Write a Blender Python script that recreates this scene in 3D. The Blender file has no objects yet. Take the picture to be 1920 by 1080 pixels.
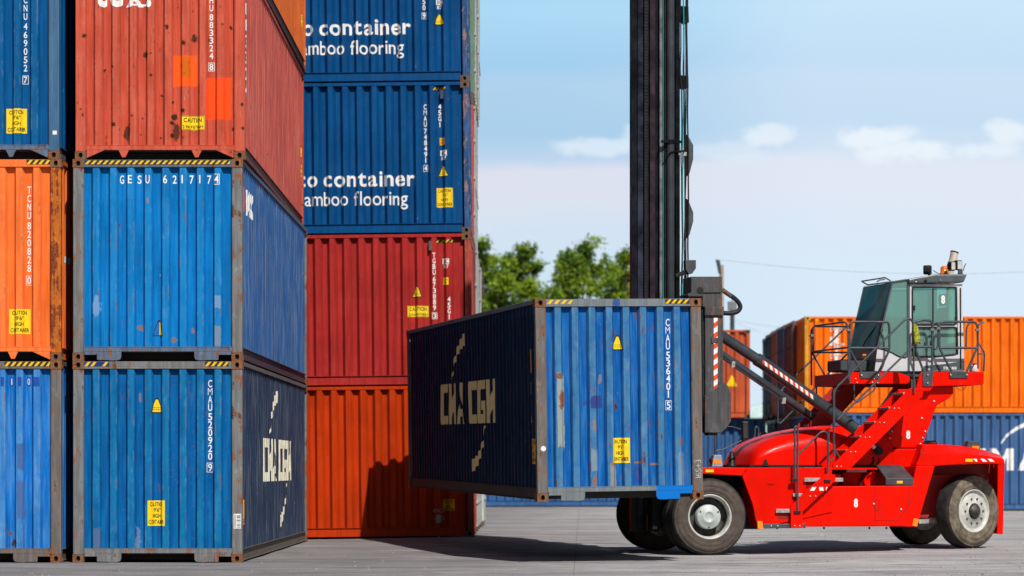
import bpy, bmesh, math, random
from mathutils import Vector, Matrix, noise as mnoise
R = math.radians
random.seed(7)
sc = bpy.context.scene
C = bpy.context.collection

# ------------------------------------------------------------------ camera, sky, sun, exposure
F = 5450.0; HY = 880.0; CH = 1.34            # focal length in photo pixels, horizon row, eye height
cam_d = bpy.data.cameras.new('camera'); cam = bpy.data.objects.new('camera', cam_d); C.objects.link(cam)
cam.location = (0, 0, CH); cam.rotation_euler = (R(90), 0, 0)
cam_d.sensor_width = 36; cam_d.lens = F/1920*36; cam_d.shift_y = (HY-540)/1920
cam_d.clip_end = 5000; cam_d.clip_start = 0.5
cam_d.dof.use_dof = True; cam_d.dof.focus_distance = 43.0; cam_d.dof.aperture_fstop = 1.7
sc.camera = cam
sc.view_settings.view_transform = 'Standard'; sc.view_settings.look = 'None'
sc.view_settings.gamma = 1; sc.view_settings.exposure = 0.0
sun_vec = Vector((0.36, -1.0, 1.14)).normalized()
sd = bpy.data.lights.new('sun', 'SUN'); sd.energy = 5.0; sd.angle = R(0.55); sd.color = (1.0, .955, .89)
so = bpy.data.objects.new('sun', sd); C.objects.link(so); so.location = (10, -20, 40)
so.rotation_euler = sun_vec.to_track_quat('Z', 'Y').to_euler()

world = bpy.data.worlds.new('World'); sc.world = world; world.use_nodes = True
def build_world():
    nt = world.node_tree; nt.nodes.clear(); N = nt.nodes; Lk = nt.links
    out = N.new('ShaderNodeOutputWorld'); bg = N.new('ShaderNodeBackground'); bg.inputs['Strength'].default_value = .05
    sky = N.new('ShaderNodeTexSky'); sky.sky_type = 'NISHITA'; sky.sun_disc = False
    sky.sun_elevation = math.asin(sun_vec.z); sky.sun_rotation = math.atan2(sun_vec.x, sun_vec.y)
    tc = N.new('ShaderNodeTexCoord'); sep = N.new('ShaderNodeSeparateXYZ'); Lk.new(tc.outputs['Generated'], sep.inputs[0])
    # low sky: thin haze bands by elevation, broken by noise
    mp = N.new('ShaderNodeMapping'); mp.inputs['Scale'].default_value = (1, 1, 3.4); Lk.new(tc.outputs['Generated'], mp.inputs[0])
    n1 = N.new('ShaderNodeTexNoise'); n1.inputs['Scale'].default_value = 7; n1.inputs['Detail'].default_value = 4; Lk.new(mp.outputs[0], n1.inputs[0])
    a = N.new('ShaderNodeMath'); a.operation = 'MULTIPLY_ADD'; a.inputs[1].default_value = .022; a.inputs[2].default_value = -.011
    Lk.new(n1.outputs[0], a.inputs[0])
    b = N.new('ShaderNodeMath'); b.operation = 'ADD'; Lk.new(a.outputs[0], b.inputs[0]); Lk.new(sep.outputs[2], b.inputs[1])
    c = N.new('ShaderNodeMapRange'); c.inputs[1].default_value = 0; c.inputs[2].default_value = .2; Lk.new(b.outputs[0], c.inputs[0])
    rp = N.new('ShaderNodeValToRGB'); el = rp.color_ramp.elements
    stops = [(0, (.64, .80, .92)), (.33, (.62, .78, .92)), (.41, (.66, .76, .89)), (.46, (.73, .755, .86)), (.51, (.73, .75, .86)), (.535, (.50, .66, .85)),
             (.58, (.375, .61, .83)), (.66, (.42, .64, .855)), (.69, (.355, .62, .87)), (.78, (.41, .70, .92)), (1, (.30, .60, .88))]
    el[0].position = 0; el[0].color = (*stops[0][1], 1); el[1].position = 1; el[1].color = (*stops[-1][1], 1)
    for p, col in stops[1:-1]:
        e = el.new(p); e.color = (*col, 1)
    Lk.new(c.outputs[0], rp.inputs[0])
    # small white puffs low over the horizon, each a few degrees wide
    mp2 = N.new('ShaderNodeMapping'); mp2.inputs['Scale'].default_value = (1, 1, 1.6); Lk.new(tc.outputs['Generated'], mp2.inputs[0])
    n2 = N.new('ShaderNodeTexNoise'); n2.inputs['Scale'].default_value = 70; n2.inputs['Detail'].default_value = 6; n2.inputs['Roughness'].default_value = .6; Lk.new(mp2.outputs[0], n2.inputs[0])
    nz = N.new('ShaderNodeMath'); nz.operation = 'MULTIPLY_ADD'; nz.inputs[1].default_value = 3.2; nz.inputs[2].default_value = -1.6; Lk.new(n2.outputs[0], nz.inputs[0])
    acc = None
    for dx, dz, wx, wz, st in ((.032, .1105, .015, .0026, .60), (.043, .1150, .006, .0026, .5), (.088, .1135, .007, .0038, .75), (.074, .1085, .013, .0028, .35), (.124, .1125, .011, .0032, .95), (.134, .1085, .013, .0034, .95), (.167, .1135, .006, .0036, .85), (.160, .1080, .010, .0026, .7), (-.05, .112, .02, .004, .6), (.25, .11, .02, .004, .7)):
        v = N.new('ShaderNodeVectorMath'); v.operation = 'SUBTRACT'; Lk.new(tc.outputs['Generated'], v.inputs[0]); v.inputs[1].default_value = (dx, 0, dz)
        v2 = N.new('ShaderNodeVectorMath'); v2.operation = 'MULTIPLY'; Lk.new(v.outputs[0], v2.inputs[0]); v2.inputs[1].default_value = (1/wx, 0, 1/wz)
        v3 = N.new('ShaderNodeVectorMath'); v3.operation = 'LENGTH'; Lk.new(v2.outputs[0], v3.inputs[0])
        ad = N.new('ShaderNodeMath'); ad.operation = 'ADD'; Lk.new(v3.outputs['Value'], ad.inputs[0]); Lk.new(nz.outputs[0], ad.inputs[1])
        mr = N.new('ShaderNodeMapRange'); mr.interpolation_type = 'SMOOTHSTEP'; mr.inputs[1].default_value = 1.55; mr.inputs[2].default_value = .55; mr.inputs[4].default_value = st; Lk.new(ad.outputs[0], mr.inputs[0])
        if acc is None: acc = mr.outputs[0]
        else:
            mm = N.new('ShaderNodeMath'); mm.operation = 'MAXIMUM'; Lk.new(acc, mm.inputs[0]); Lk.new(mr.outputs[0], mm.inputs[1]); acc = mm.outputs[0]
    # the sky whitens towards the right of the yard
    vx = N.new('ShaderNodeMapRange'); vx.interpolation_type = 'SMOOTHSTEP'; vx.inputs[1].default_value = .035; vx.inputs[2].default_value = .11; vx.inputs[4].default_value = .42; Lk.new(sep.outputs[0], vx.inputs[0])
    mxv = N.new('ShaderNodeMixRGB'); Lk.new(vx.outputs[0], mxv.inputs[0]); Lk.new(rp.outputs[0], mxv.inputs[1]); mxv.inputs[2].default_value = (.80, .89, 1.0, 1)
    mx0 = N.new('ShaderNodeMixRGB'); Lk.new(acc, mx0.inputs[0]); Lk.new(mxv.outputs[0], mx0.inputs[1]); mx0.inputs[2].default_value = (.85, .92, .98, 1)
    # broad soft veil
    n3 = N.new('ShaderNodeTexNoise'); n3.inputs['Scale'].default_value = 5; n3.inputs['Detail'].default_value = 3; Lk.new(mp2.outputs[0], n3.inputs[0])
    m3 = N.new('ShaderNodeMapRange'); m3.inputs[1].default_value = .4; m3.inputs[2].default_value = .75; m3.inputs[4].default_value = .22; Lk.new(n3.outputs[0], m3.inputs[0])
    mx1 = N.new('ShaderNodeMixRGB'); Lk.new(m3.outputs[0], mx1.inputs[0]); Lk.new(mx0.outputs[0], mx1.inputs[1]); mx1.inputs[2].default_value = (.66, .80, .92, 1)
    sc10 = N.new('ShaderNodeVectorMath'); sc10.operation = 'SCALE'; sc10.inputs['Scale'].default_value = 1.0/.05; Lk.new(mx1.outputs[0], sc10.inputs[0])
    up = N.new('ShaderNodeMapRange'); up.interpolation_type = 'SMOOTHSTEP'; up.inputs[1].default_value = .18; up.inputs[2].default_value = .4; Lk.new(sep.outputs[2], up.inputs[0])
    fy = N.new('ShaderNodeMapRange'); fy.interpolation_type = 'SMOOTHSTEP'; fy.inputs[1].default_value = .75; fy.inputs[2].default_value = .3; Lk.new(sep.outputs[1], fy.inputs[0])
    um = N.new('ShaderNodeMath'); um.operation = 'MAXIMUM'; Lk.new(up.outputs[0], um.inputs[0]); Lk.new(fy.outputs[0], um.inputs[1])
    mx = N.new('ShaderNodeMixRGB'); Lk.new(um.outputs[0], mx.inputs[0]); Lk.new(sc10.outputs[0], mx.inputs[1]); Lk.new(sky.outputs[0], mx.inputs[2])
    Lk.new(mx.outputs[0], bg.inputs[0]); Lk.new(bg.outputs[0], out.inputs[0])
build_world()

# ------------------------------------------------------------------ helpers: meshes
def sst(a, b, x):
    t = max(0.0, min(1.0, (x-a)/(b-a))); return t*t*(3-2*t)
def at(x, y, Y): return Vector(((x-960)*Y/F, Y, CH+(HY-y)*Y/F))

class MB:
    def __init__(s): s.v = []; s.f = []; s.m = []; s.sm = []
    def add(s, vs, fs, mat=0, smooth=False):
        o = len(s.v); s.v += [tuple(p) for p in vs]
        for f in fs: s.f.append([o+i for i in f]); s.m.append(mat); s.sm.append(smooth)
        return s
    def box(s, x0, x1, y0, y1, z0, z1, mat=0):
        if x0 > x1: x0, x1 = x1, x0
        if y0 > y1: y0, y1 = y1, y0
        if z0 > z1: z0, z1 = z1, z0
        vs = [(x0,y0,z0),(x1,y0,z0),(x1,y1,z0),(x0,y1,z0),(x0,y0,z1),(x1,y0,z1),(x1,y1,z1),(x0,y1,z1)]
        return s.add(vs, [(0,3,2,1),(4,5,6,7),(0,1,5,4),(1,2,6,5),(2,3,7,6),(3,0,4,7)], mat)
    def prism(s, poly, y0, y1, mat=0):          # poly in (x,z), extruded along y
        n = len(poly); a = sum(poly[i][0]*poly[(i+1)%n][1]-poly[(i+1)%n][0]*poly[i][1] for i in range(n))
        if a < 0: poly = poly[::-1]
        vs = [(p[0], y0, p[1]) for p in poly]+[(p[0], y1, p[1]) for p in poly]
        fs = [tuple(range(n)), tuple(range(2*n-1, n-1, -1))]
        fs += [((i+1)%n, i, n+i, n+(i+1)%n) for i in range(n)]
        return s.add(vs, fs, mat)
    def loft(s, A, B, mat=0, smooth=False, caps=True):   # two loops of equal length of 3D points
        n = len(A); vs = list(A)+list(B)
        fs = [(i, (i+1)%n, n+(i+1)%n, n+i) for i in range(n)]
        if caps: fs += [tuple(range(n-1,-1,-1)), tuple(range(n,2*n))]
        return s.add(vs, fs, mat, smooth)
    def tube(s, pts, r, seg=8, mat=0, caps=True, fil=0.0, r2=None):
        pts = [Vector(p) for p in pts]
        if fil: pts = fillet(pts, fil)
        n = len(pts); rings = []; up = None
        for i, p in enumerate(pts):
            t = (pts[min(i+1,n-1)]-pts[max(i-1,0)])
            if t.length < 1e-9: t = Vector((0,0,1))
            t.normalize()
            if up is None:
                up = Vector((0,0,1)) if abs(t.z) < .9 else Vector((1,0,0))
            a = t.cross(up)
            if a.length < 1e-4: a = t.cross(Vector((0,1,0)))
            a.normalize(); b = a.cross(t).normalized(); up = b
            rr = r if r2 is None else r+(r2-r)*i/(n-1)
            rings.append([p+a*math.cos(2*math.pi*k/seg)*rr+b*math.sin(2*math.pi*k/seg)*rr for k in range(seg)])
        vs = [q for g in rings for q in g]; fs = []
        for i in range(n-1):
            for k in range(seg):
                k2 = (k+1)%seg; fs.append((i*seg+k, (i+1)*seg+k, (i+1)*seg+k2, i*seg+k2))
        s.add(vs, fs, mat, True)
        if caps: s.add(rings[0], [tuple(range(seg))], mat); s.add(rings[-1], [tuple(range(seg-1,-1,-1))], mat)
        return s
    def lathe(s, prof, M, seg=40, mat=0, smooth=True):   # prof: (r, a) pairs, axis = local z of M
        vs = []; fs = []
        for r, a in prof:
            for k in range(seg):
                t = 2*math.pi*k/seg; vs.append(M @ Vector((r*math.cos(t), r*math.sin(t), a)))
        for i in range(len(prof)-1):
            for k in range(seg):
                k2 = (k+1)%seg; fs.append((i*seg+k, i*seg+k2, (i+1)*seg+k2, (i+1)*seg+k))
        return s.add(vs, fs, mat, smooth)
    def build(s, name, mats, parent=None, bevel=0, bseg=2, matrix=None, fix=False):
        me = bpy.data.meshes.new(name); me.from_pydata(s.v, [], s.f)
        if not isinstance(mats, (list, tuple)): mats = [mats]
        for m in mats: me.materials.append(m)
        me.polygons.foreach_set('material_index', s.m); me.polygons.foreach_set('use_smooth', s.sm)
        if fix:
            bm = bmesh.new(); bm.from_mesh(me); bmesh.ops.recalc_face_normals(bm, faces=bm.faces[:]); bm.to_mesh(me); bm.free()
        me.update()
        o = bpy.data.objects.new(name, me); C.objects.link(o)
        if parent: o.parent = parent
        if bevel:
            md = o.modifiers.new('bevel', 'BEVEL'); md.width = bevel; md.segments = bseg; md.limit_method = 'ANGLE'; md.angle_limit = R(35)
            md.harden_normals = False
        return o

def fillet(pts, r, n=4):
    out = [pts[0]]
    for i in range(1, len(pts)-1):
        p, a, b = pts[i], pts[i-1]-pts[i], pts[i+1]-pts[i]
        d = min(r, a.length*.48, b.length*.48); A = p+a.normalized()*d; B = p+b.normalized()*d
        for k in range(n+1):
            t = k/n; out.append(A*(1-t)**2+p*2*t*(1-t)+B*t*t)
    out.append(pts[-1]); return out

def empty(name, loc=(0,0,0), rot=(0,0,0)):
    o = bpy.data.objects.new(name, None); C.objects.link(o); o.location = loc; o.rotation_euler = rot; o.empty_display_size = .3; return o
def tag(o, label=None, cat=None, group=None, kind=None):
    if label: o['label'] = label
    if cat: o['category'] = cat
    if group: o['group'] = group
    if kind: o['kind'] = kind
    return o

# ------------------------------------------------------------------ helpers: materials
def newmat(name):
    m = bpy.data.materials.new(name); m.use_nodes = True; nt = m.node_tree
    return m, nt, nt.nodes['Principled BSDF']
class G:                                          # tiny node-graph writer
    def __init__(s, nt): s.nt = nt; s.N = nt.nodes; s.L = nt.links; s.tc = s.N.new('ShaderNodeTexCoord')
    def ln(s, a, b): s.L.new(a, b)
    def mapped(s, scale=(1,1,1), loc=(0,0,0), src=None):
        n = s.N.new('ShaderNodeMapping'); n.inputs['Scale'].default_value = scale; n.inputs['Location'].default_value = loc
        s.ln(src or s.tc.outputs['Object'], n.inputs[0]); return n.outputs[0]
    def noise(s, vec, scale, detail=3, rough=.5):
        n = s.N.new('ShaderNodeTexNoise'); n.inputs['Scale'].default_value = scale; n.inputs['Detail'].default_value = detail; n.inputs['Roughness'].default_value = rough
        s.ln(vec, n.inputs[0]); return n.outputs[0]
    def voro(s, vec, scale, rnd=1):
        n = s.N.new('ShaderNodeTexVoronoi'); n.inputs['Scale'].default_value = scale; n.inputs['Randomness'].default_value = rnd
        s.ln(vec, n.inputs[0]); return n
    def rng(s, x, a, b, c=0, d=1, smooth=True):
        n = s.N.new('ShaderNodeMapRange'); n.interpolation_type = 'SMOOTHSTEP' if smooth else 'LINEAR'
        n.inputs[1].default_value = a; n.inputs[2].default_value = b; n.inputs[3].default_value = c; n.inputs[4].default_value = d
        s.ln(x, n.inputs[0]); return n.outputs[0]
    def math(s, op, a, b):
        n = s.N.new('ShaderNodeMath'); n.operation = op
        for i, q in enumerate((a, b)):
            if q is None: continue
            if hasattr(q, 'links'): s.ln(q, n.inputs[i])
            else: n.inputs[i].default_value = q
        return n.outputs[0]
    def mul(s, a, b): return s.math('MULTIPLY', a, b)
    def mix(s, f, a, b, mode='MIX'):
        n = s.N.new('ShaderNodeMixRGB'); n.blend_type = mode
        for i, q in enumerate((f, a, b)):
            if hasattr(q, 'links'): s.ln(q, n.inputs[i])
            elif i == 0: n.inputs[0].default_value = q
            else: n.inputs[i].default_value = (*q[:3], 1)
        return n.outputs[0]
    def bump(s, h, strength, dist, bsdf):
        n = s.N.new('ShaderNodeBump'); n.inputs['Strength'].default_value = strength; n.inputs['Distance'].default_value = dist
        s.ln(h, n.inputs['Height']); s.ln(n.outputs[0], bsdf.inputs['Normal'])

def simple(name, col, rough=.5, metal=0, var=.12, scale=6, spec=.5, bump=0, coat=0):
    m, nt, b = newmat(name); g = G(nt)
    n = g.noise(g.tc.outputs['Object'], scale, 5, .6)
    lo = tuple(c*(1-var) for c in col); hi = tuple(min(1, c*(1+var)) for c in col)
    g.ln(g.mix(g.rng(n, .3, .7), lo, hi), b.inputs['Base Color'])
    g.ln(g.rng(n, .3, .7, max(0, rough-.08), min(1, rough+.08)), b.inputs['Roughness'])
    b.inputs['Metallic'].default_value = metal; b.inputs['Specular IOR Level'].default_value = spec
    if coat: b.inputs['Coat Weight'].default_value = coat; b.inputs['Coat Roughness'].default_value = .12
    if bump: g.bump(n, bump, .01, b)
    return m

RUST = (.20, .055, .014); RUST_D = (.055, .022, .012)
def paint(name, col, fade=None, fade_amt=.5, outer=False, rust=.3, spots=0, streak=.35, seed=0, marks=(), rough=.55, dirt=.34, spec=.07):
    """weathered container paint; marks: (shape, x, z, wx, wz, colour, strength) worn or repainted areas of the end wall"""
    m, nt, b = newmat(name); g = G(nt); ob = g.tc.outputs['Object']; off = (seed*3.7, seed*1.9, seed*2.3)
    fade = fade or tuple(min(1, c*.6+.12) for c in col)
    base = g.mapped(loc=off)
    n_l = g.noise(base, 1.1, 4, .55); n_m = g.noise(base, 5, 6, .6)
    sv = g.mapped(scale=(7, 7, .45), loc=off); n_s = g.noise(sv, 2.2, 5, .6)
    fv = g.mapped(scale=(30, 30, 1.2), loc=off); n_f = g.noise(fv, 2.0, 3, .6)
    c = g.mix(g.rng(n_l, .3, .7), tuple(q*.86 for q in col), tuple(min(1, q*1.12) for q in col))
    c = g.mix(g.mul(g.rng(n_s, .44, .66), streak), c, fade)
    c = g.mix(g.mul(g.rng(n_f, .5, .70), streak*.7), c, fade); c = g.mix(g.mul(g.rng(n_f, .48, .36), dirt*.8), c, tuple(q*.5 for q in col))
    if outer:
        sep = g.N.new('ShaderNodeSeparateXYZ'); g.ln(ob, sep.inputs[0])
        om = g.rng(sep.outputs[1], .036, .028); om = g.mul(om, g.rng(n_m, .28, .62, .35, 1)); c = g.mix(g.mul(om, fade_amt), c, fade)
        near = g.rng(sep.outputs[1], .12, .11)
        fr_ = g.math('PINGPONG', g.math('SUBTRACT', g.math('FRACT', g.math('DIVIDE', g.math('SUBTRACT', sep.outputs[0], .286), .25), None), .0), 1)
        e1 = g.math('ABSOLUTE', g.math('SUBTRACT', fr_, .0), None); e2 = g.math('ABSOLUTE', g.math('SUBTRACT', fr_, .344), None)
        ed = g.math('MINIMUM', g.math('MINIMUM', e1, e2), g.math('ABSOLUTE', g.math('SUBTRACT', fr_, 1.0), None))
        edge = g.mul(g.mul(g.rng(ed, .055, .012), near), om)
        nz = g.noise(g.mapped(scale=(1, 1, .35), loc=(off[0], 0, off[2]+4)), 9, 6, .7)
        c = g.mix(g.mul(edge, g.rng(nz, .50, .60, 0, .75)), c, tuple(min(1, q*.8+.10) for q in fade))
        c = g.mix(g.mul(edge, g.rng(nz, .60-.06*rust, .66-.06*rust, 0, .9)), c, RUST)
        # scuffed panels: pale rubbed zones with hard lower edges
        bz = g.noise(g.mapped(scale=(3.1, 0, 1.3), loc=(off[0]+2, 0, off[2])), 1.7, 6, .62)
        c = g.mix(g.mul(g.mul(g.rng(bz, .54, .62), om), .45*fade_amt), c, tuple(min(1, q*1.25+.05) for q in fade))
    # dirt, heavier low down where water and dust collect
    c = g.mix(g.mul(g.rng(n_s, .56, .30), dirt), c, tuple(q*.45+.008 for q in col))
    n_mk = g.math('ADD', g.mul(n_m, .5), g.mul(g.noise(g.mapped(scale=(1, 1, .6), loc=off), 17, 5, .7), .5)) if marks else n_m
    for (shape, x, z, wx, wz, mc, st) in marks:
        v = g.N.new('ShaderNodeVectorMath'); v.operation = 'SUBTRACT'; g.ln(ob, v.inputs[0]); v.inputs[1].default_value = (x, 0, z)
        v2 = g.N.new('ShaderNodeVectorMath'); v2.operation = 'MULTIPLY'; g.ln(v.outputs[0], v2.inputs[0]); v2.inputs[1].default_value = (1/wx, 0, 1/wz)
        if shape == 'box':
            v3 = g.N.new('ShaderNodeVectorMath'); v3.operation = 'ABSOLUTE'; g.ln(v2.outputs[0], v3.inputs[0])
            s3 = g.N.new('ShaderNodeSeparateXYZ'); g.ln(v3.outputs[0], s3.inputs[0]); d = g.math('MAXIMUM', s3.outputs[0], s3.outputs[2]); k = .55
        else:
            v3 = g.N.new('ShaderNodeVectorMath'); v3.operation = 'LENGTH'; g.ln(v2.outputs[0], v3.inputs[0]); d = v3.outputs['Value']; k = 1.5
        d = g.math('ADD', d, g.mul(g.math('SUBTRACT', n_mk, .5), k*2.6 if st < .945 or shape != 'box' else .12))
        f = g.mul(g.rng(d, 1.0, .86 if shape == 'box' else .7), st)
        if outer: f = g.mul(f, near)
        c = g.mix(f, c, mc)
    # rust: patches that bleed downwards, speckle along wear
    rp = g.noise(g.mapped(scale=(2.6, 2.6, 1.1), loc=(off[0]+5, off[1], off[2])), 2.4, 9, .68)
    rs = g.noise(g.mapped(scale=(16, 16, .9), loc=(off[0], off[1]+9, off[2])), 1.8, 4, .6)
    rf = g.math('ADD', g.mul(rp, .62), g.mul(rs, .38))
    th = .70-.17*rust
    rm = g.rng(rf, th, th+.035); halo = g.rng(rf, th-.04, th+.02)
    rc = g.mix(g.rng(n_m, .35, .65), RUST_D, RUST)
    c = g.mix(g.mul(halo, .35), c, RUST); c = g.mix(rm, c, rc)
    if spots:
        n_h = g.noise(g.mapped(scale=(1, .3, .55), loc=off), 30, 6, .75); n_w = g.mul(g.math('SUBTRACT', g.math('ADD', g.mul(n_h, .6), g.mul(n_m, .4)), .5), 1.0)
        vo = g.voro(g.mapped(scale=(1, .0, .8), loc=(off[0], 0, off[2])), 3.2); col_r = g.N.new('ShaderNodeSeparateColor'); g.ln(vo.outputs['Color'], col_r.inputs[0])
        rad = g.rng(col_r.outputs[0], .35, 1, -.04, .135*spots, False)
        dd = g.math('ADD', vo.outputs['Distance'], g.mul(n_w, .75))
        sm_ = g.math('SUBTRACT', rad, dd); c = g.mix(g.mul(g.rng(sm_, -.06, .02), .3), c, RUST); c = g.mix(g.rng(sm_, -.005, .02), c, RUST_D)
        vo2 = g.voro(g.mapped(scale=(1, 0, .9), loc=(off[0]+3, 0, off[2])), 7); cr2 = g.N.new('ShaderNodeSeparateColor'); g.ln(vo2.outputs['Color'], cr2.inputs[0])
        rad2 = g.mul(g.rng(cr2.outputs[0], .30, 1, 0, .22*spots, False), g.rng(n_l, .36, .58))
        d2_ = g.math('SUBTRACT', rad2, g.math('ADD', vo2.outputs['Distance'], g.mul(n_w, .9))); c = g.mix(g.mul(g.rng(d2_, -.14, .0), .35), c, RUST); c = g.mix(g.rng(d2_, -.02, .03), c, RUST_D)
    # small chips and scratches
    ch = g.noise(g.mapped(loc=off), 42, 2, .5); chm = g.mul(g.rng(ch, .70, .73), g.rng(n_l, .45, .6)); c = g.mix(chm, c, RUST)
    sk = g.noise(g.mapped(scale=(40, 40, 3.5), loc=off), 3, 2, .5); skm = g.mul(g.rng(sk, .74, .76), g.rng(n_m, .5, .62)); c = g.mix(g.mul(skm, .7), c, (.5, .5, .5))
    g.ln(c, b.inputs['Base Color']); b.inputs['Specular IOR Level'].default_value = spec
    rr = g.rng(n_m, .3, .7, rough-.08, rough+.14); n = g.N.new('ShaderNodeMath'); n.operation = 'MAXIMUM'; g.ln(rr, n.inputs[0]); g.ln(g.mul(rm, .85), n.inputs[1]); g.ln(n.outputs[0], b.inputs['Roughness'])
    hh = g.math('ADD', g.mul(n_l, 1.3), g.mul(rm, -.05)); hh = g.math('ADD', hh, g.mul(n_m, .06)); g.bump(hh, .35, .03, b)
    return m

def postmat(name, col, rustc=RUST, amt=.5, seed=0):
    m, nt, b = newmat(name); g = G(nt); off = (seed*2.1+1, seed, seed*1.3)
    a = g.noise(g.mapped(loc=off), 4, 7, .65); s = g.noise(g.mapped(scale=(9, 9, .7), loc=off), 2, 5, .6); f = g.noise(g.mapped(loc=off), 45, 3, .6)
    c = g.mix(g.rng(s, .38, .62), tuple(q*.78 for q in col), tuple(min(1, q*1.15) for q in col)); v_ = g.noise(g.mapped(scale=(28, 28, 1.0), loc=off), 2, 4, .65); c = g.mix(g.mul(g.rng(v_, .52, .64), .35), c, rustc); c = g.mix(g.mul(g.rng(v_, .44, .34), .22), c, tuple(q*.4 for q in col)); p2 = g.noise(g.mapped(scale=(1, 1, .5), loc=off), 7, 7, .7); c = g.mix(g.mul(g.rng(p2, .56, .60), .85), c, rustc); c = g.mix(g.mul(g.rng(p2, .42, .37), .5), c, tuple(min(1, q*1.5+.03) for q in col))
    k = g.math('ADD', g.mul(a, .55), g.mul(s, .45)); th = .66-.22*amt
    c = g.mix(g.rng(k, th, th+.05), c, g.mix(g.rng(f, .3, .7), RUST_D, rustc))
    c = g.mix(g.mul(g.rng(f, .66, .7), g.rng(a, .5, .6)), c, (.45, .17, .08))
    g.ln(c, b.inputs['Base Color']); b.inputs['Roughness'].default_value = .7; b.inputs['Specular IOR Level'].default_value = .25
    g.bump(g.math('ADD', a, g.mul(f, .3)), .4, .006, b)
    return m

def inkmat(name, col, wear=.3, wearcol=None, seed=0, rough=.5):
    m, nt, b = newmat(name); g = G(nt); n = g.noise(g.mapped(scale=(1, 1, .5), loc=(seed, seed, 0)), 14, 5, .7)
    c = g.mix(g.rng(n, .35, .7), col, tuple(q*(1-wear*.5) for q in col))
    if wearcol: c = g.mix(g.rng(n, .72-.15*wear, .75-.15*wear), c, wearcol)
    g.ln(c, b.inputs['Base Color']); b.inputs['Roughness'].default_value = rough; b.inputs['Specular IOR Level'].default_value = .3
    return m

INK_W = inkmat('white_lettering', (.80, .80, .78), .3)
INK_C = inkmat('cream_lettering', (.82, .78, .62), .5, (.45, .38, .24))
INK_G = inkmat('gold_lettering', (.95, .72, .32), .15, (.60, .32, .10))
INK_K = inkmat('black_lettering', (.02, .02, .022), .2)
YEL = inkmat('yellow_label', (.86, .60, .012), .25)
YEL_D = inkmat('worn_orange_label', (.85, .36, .01), .6, (.35, .10, .02))
TAPE_Y = inkmat('yellow_tape', (.80, .50, .012), .5, (.22, .09, .02))
TAPE_K = inkmat('black_tape', (.025, .024, .024), .3, (.12, .05, .03))
RED_INK = inkmat('red_mark', (.75, .06, .015), .3)
HOLE = simple('dark_hole', (.012, .010, .010), .9, var=.1)

# ------------------------------------------------------------------ glyphs, decals wrapped on corrugation
_gl = {}
def glyph(ch, bold=0.0):
    k = (ch, bold)
    if k in _gl: return _gl[k]
    cu = bpy.data.curves.new('g', 'FONT'); cu.body = ch; cu.size = 1; cu.offset = bold; cu.resolution_u = 4
    ob = bpy.data.objects.new('g', cu); me = ob.to_mesh()
    vs = [(v.co.x, v.co.y) for v in me.vertices]; fs = [tuple(p.vertices) for p in me.polygons]
    ob.to_mesh_clear(); bpy.data.objects.remove(ob); bpy.data.curves.remove(cu)
    x0 = min([v[0] for v in vs], default=0); x1 = max([v[0] for v in vs], default=.3)
    _gl[k] = (vs, fs, x0, x1); return _gl[k]
CAPH = .73
_h = glyph('H')[0]
if _h: CAPH = max(v[1] for v in _h)

class Art:                                        # flat art in (s, z) metres
    def __init__(s): s.v = []; s.f = []; s.m = []
    def poly(s, pts, mat=0):
        o = len(s.v); s.v += [tuple(p) for p in pts]; s.f.append(tuple(range(o, o+len(pts)))); s.m.append(mat); return s
    def rect(s, x0, z0, x1, z1, mat=0): return s.poly([(x0,z0),(x1,z0),(x1,z1),(x0,z1)], mat)
    def char(s, ch, cx, z0, h, w=None, xs=None, bold=0, mat=0):
        vs, fs, a, b = glyph(ch, bold); k = h/CAPH; kx = k*(xs or .8) if w is None else w/max(b-a, 1e-3)
        if ch in '1I' and w is not None: kx = min(kx, k*.9)
        o = len(s.v); mid = (a+b)/2
        s.v += [(cx+(x-mid)*kx, z0+y*k) for x, y in vs]
        for f in fs: s.f.append(tuple(o+i for i in f)); s.m.append(mat)
        return s
    def text(s, body, x0, z0, h, width=None, bold=0, mat=0, track=.06, sp=.30):
        tot = 0; lay = []; k = h/CAPH
        for ch in body:
            if ch == ' ': tot += sp; continue
            vs, fs, a, b = glyph(ch, bold); lay.append((vs, fs, tot-a)); tot += (b-a)+track
        tot -= track; kx = k if width is None else width/tot
        for vs, fs, dx in lay:
            o = len(s.v); s.v += [(x0+(x+dx)*kx, z0+y*k) for x, y in vs]
            for f in fs: s.f.append(tuple(o+i for i in f)); s.m.append(mat)
        return s
    def column(s, body, cx, ztop, h, pitch, w, bold=.012, mat=0, boxlast=True):   # stacked upright characters
        z = ztop
        for i, ch in enumerate(body):
            if ch == ' ': z -= pitch*.2; continue
            last = boxlast and i == len(body)-1
            if last: z -= pitch*.22; s.frame(cx-w*.85, z-h*1.2, cx+w*.85, z+h*.18, w*.13, mat)
            s.char(ch, cx, z-h, h, w*1.12 if ch == 'M' else w, bold=bold if ch != 'M' else -.01, mat=mat); z -= pitch
        return s
    def frame(s, x0, z0, x1, z1, t, mat=0):
        s.rect(x0, z0, x1, z0+t, mat); s.rect(x0, z1-t, x1, z1, mat); s.rect(x0, z0+t, x0+t, z1-t, mat); s.rect(x1-t, z0+t, x1, z1-t, mat); return s

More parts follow.
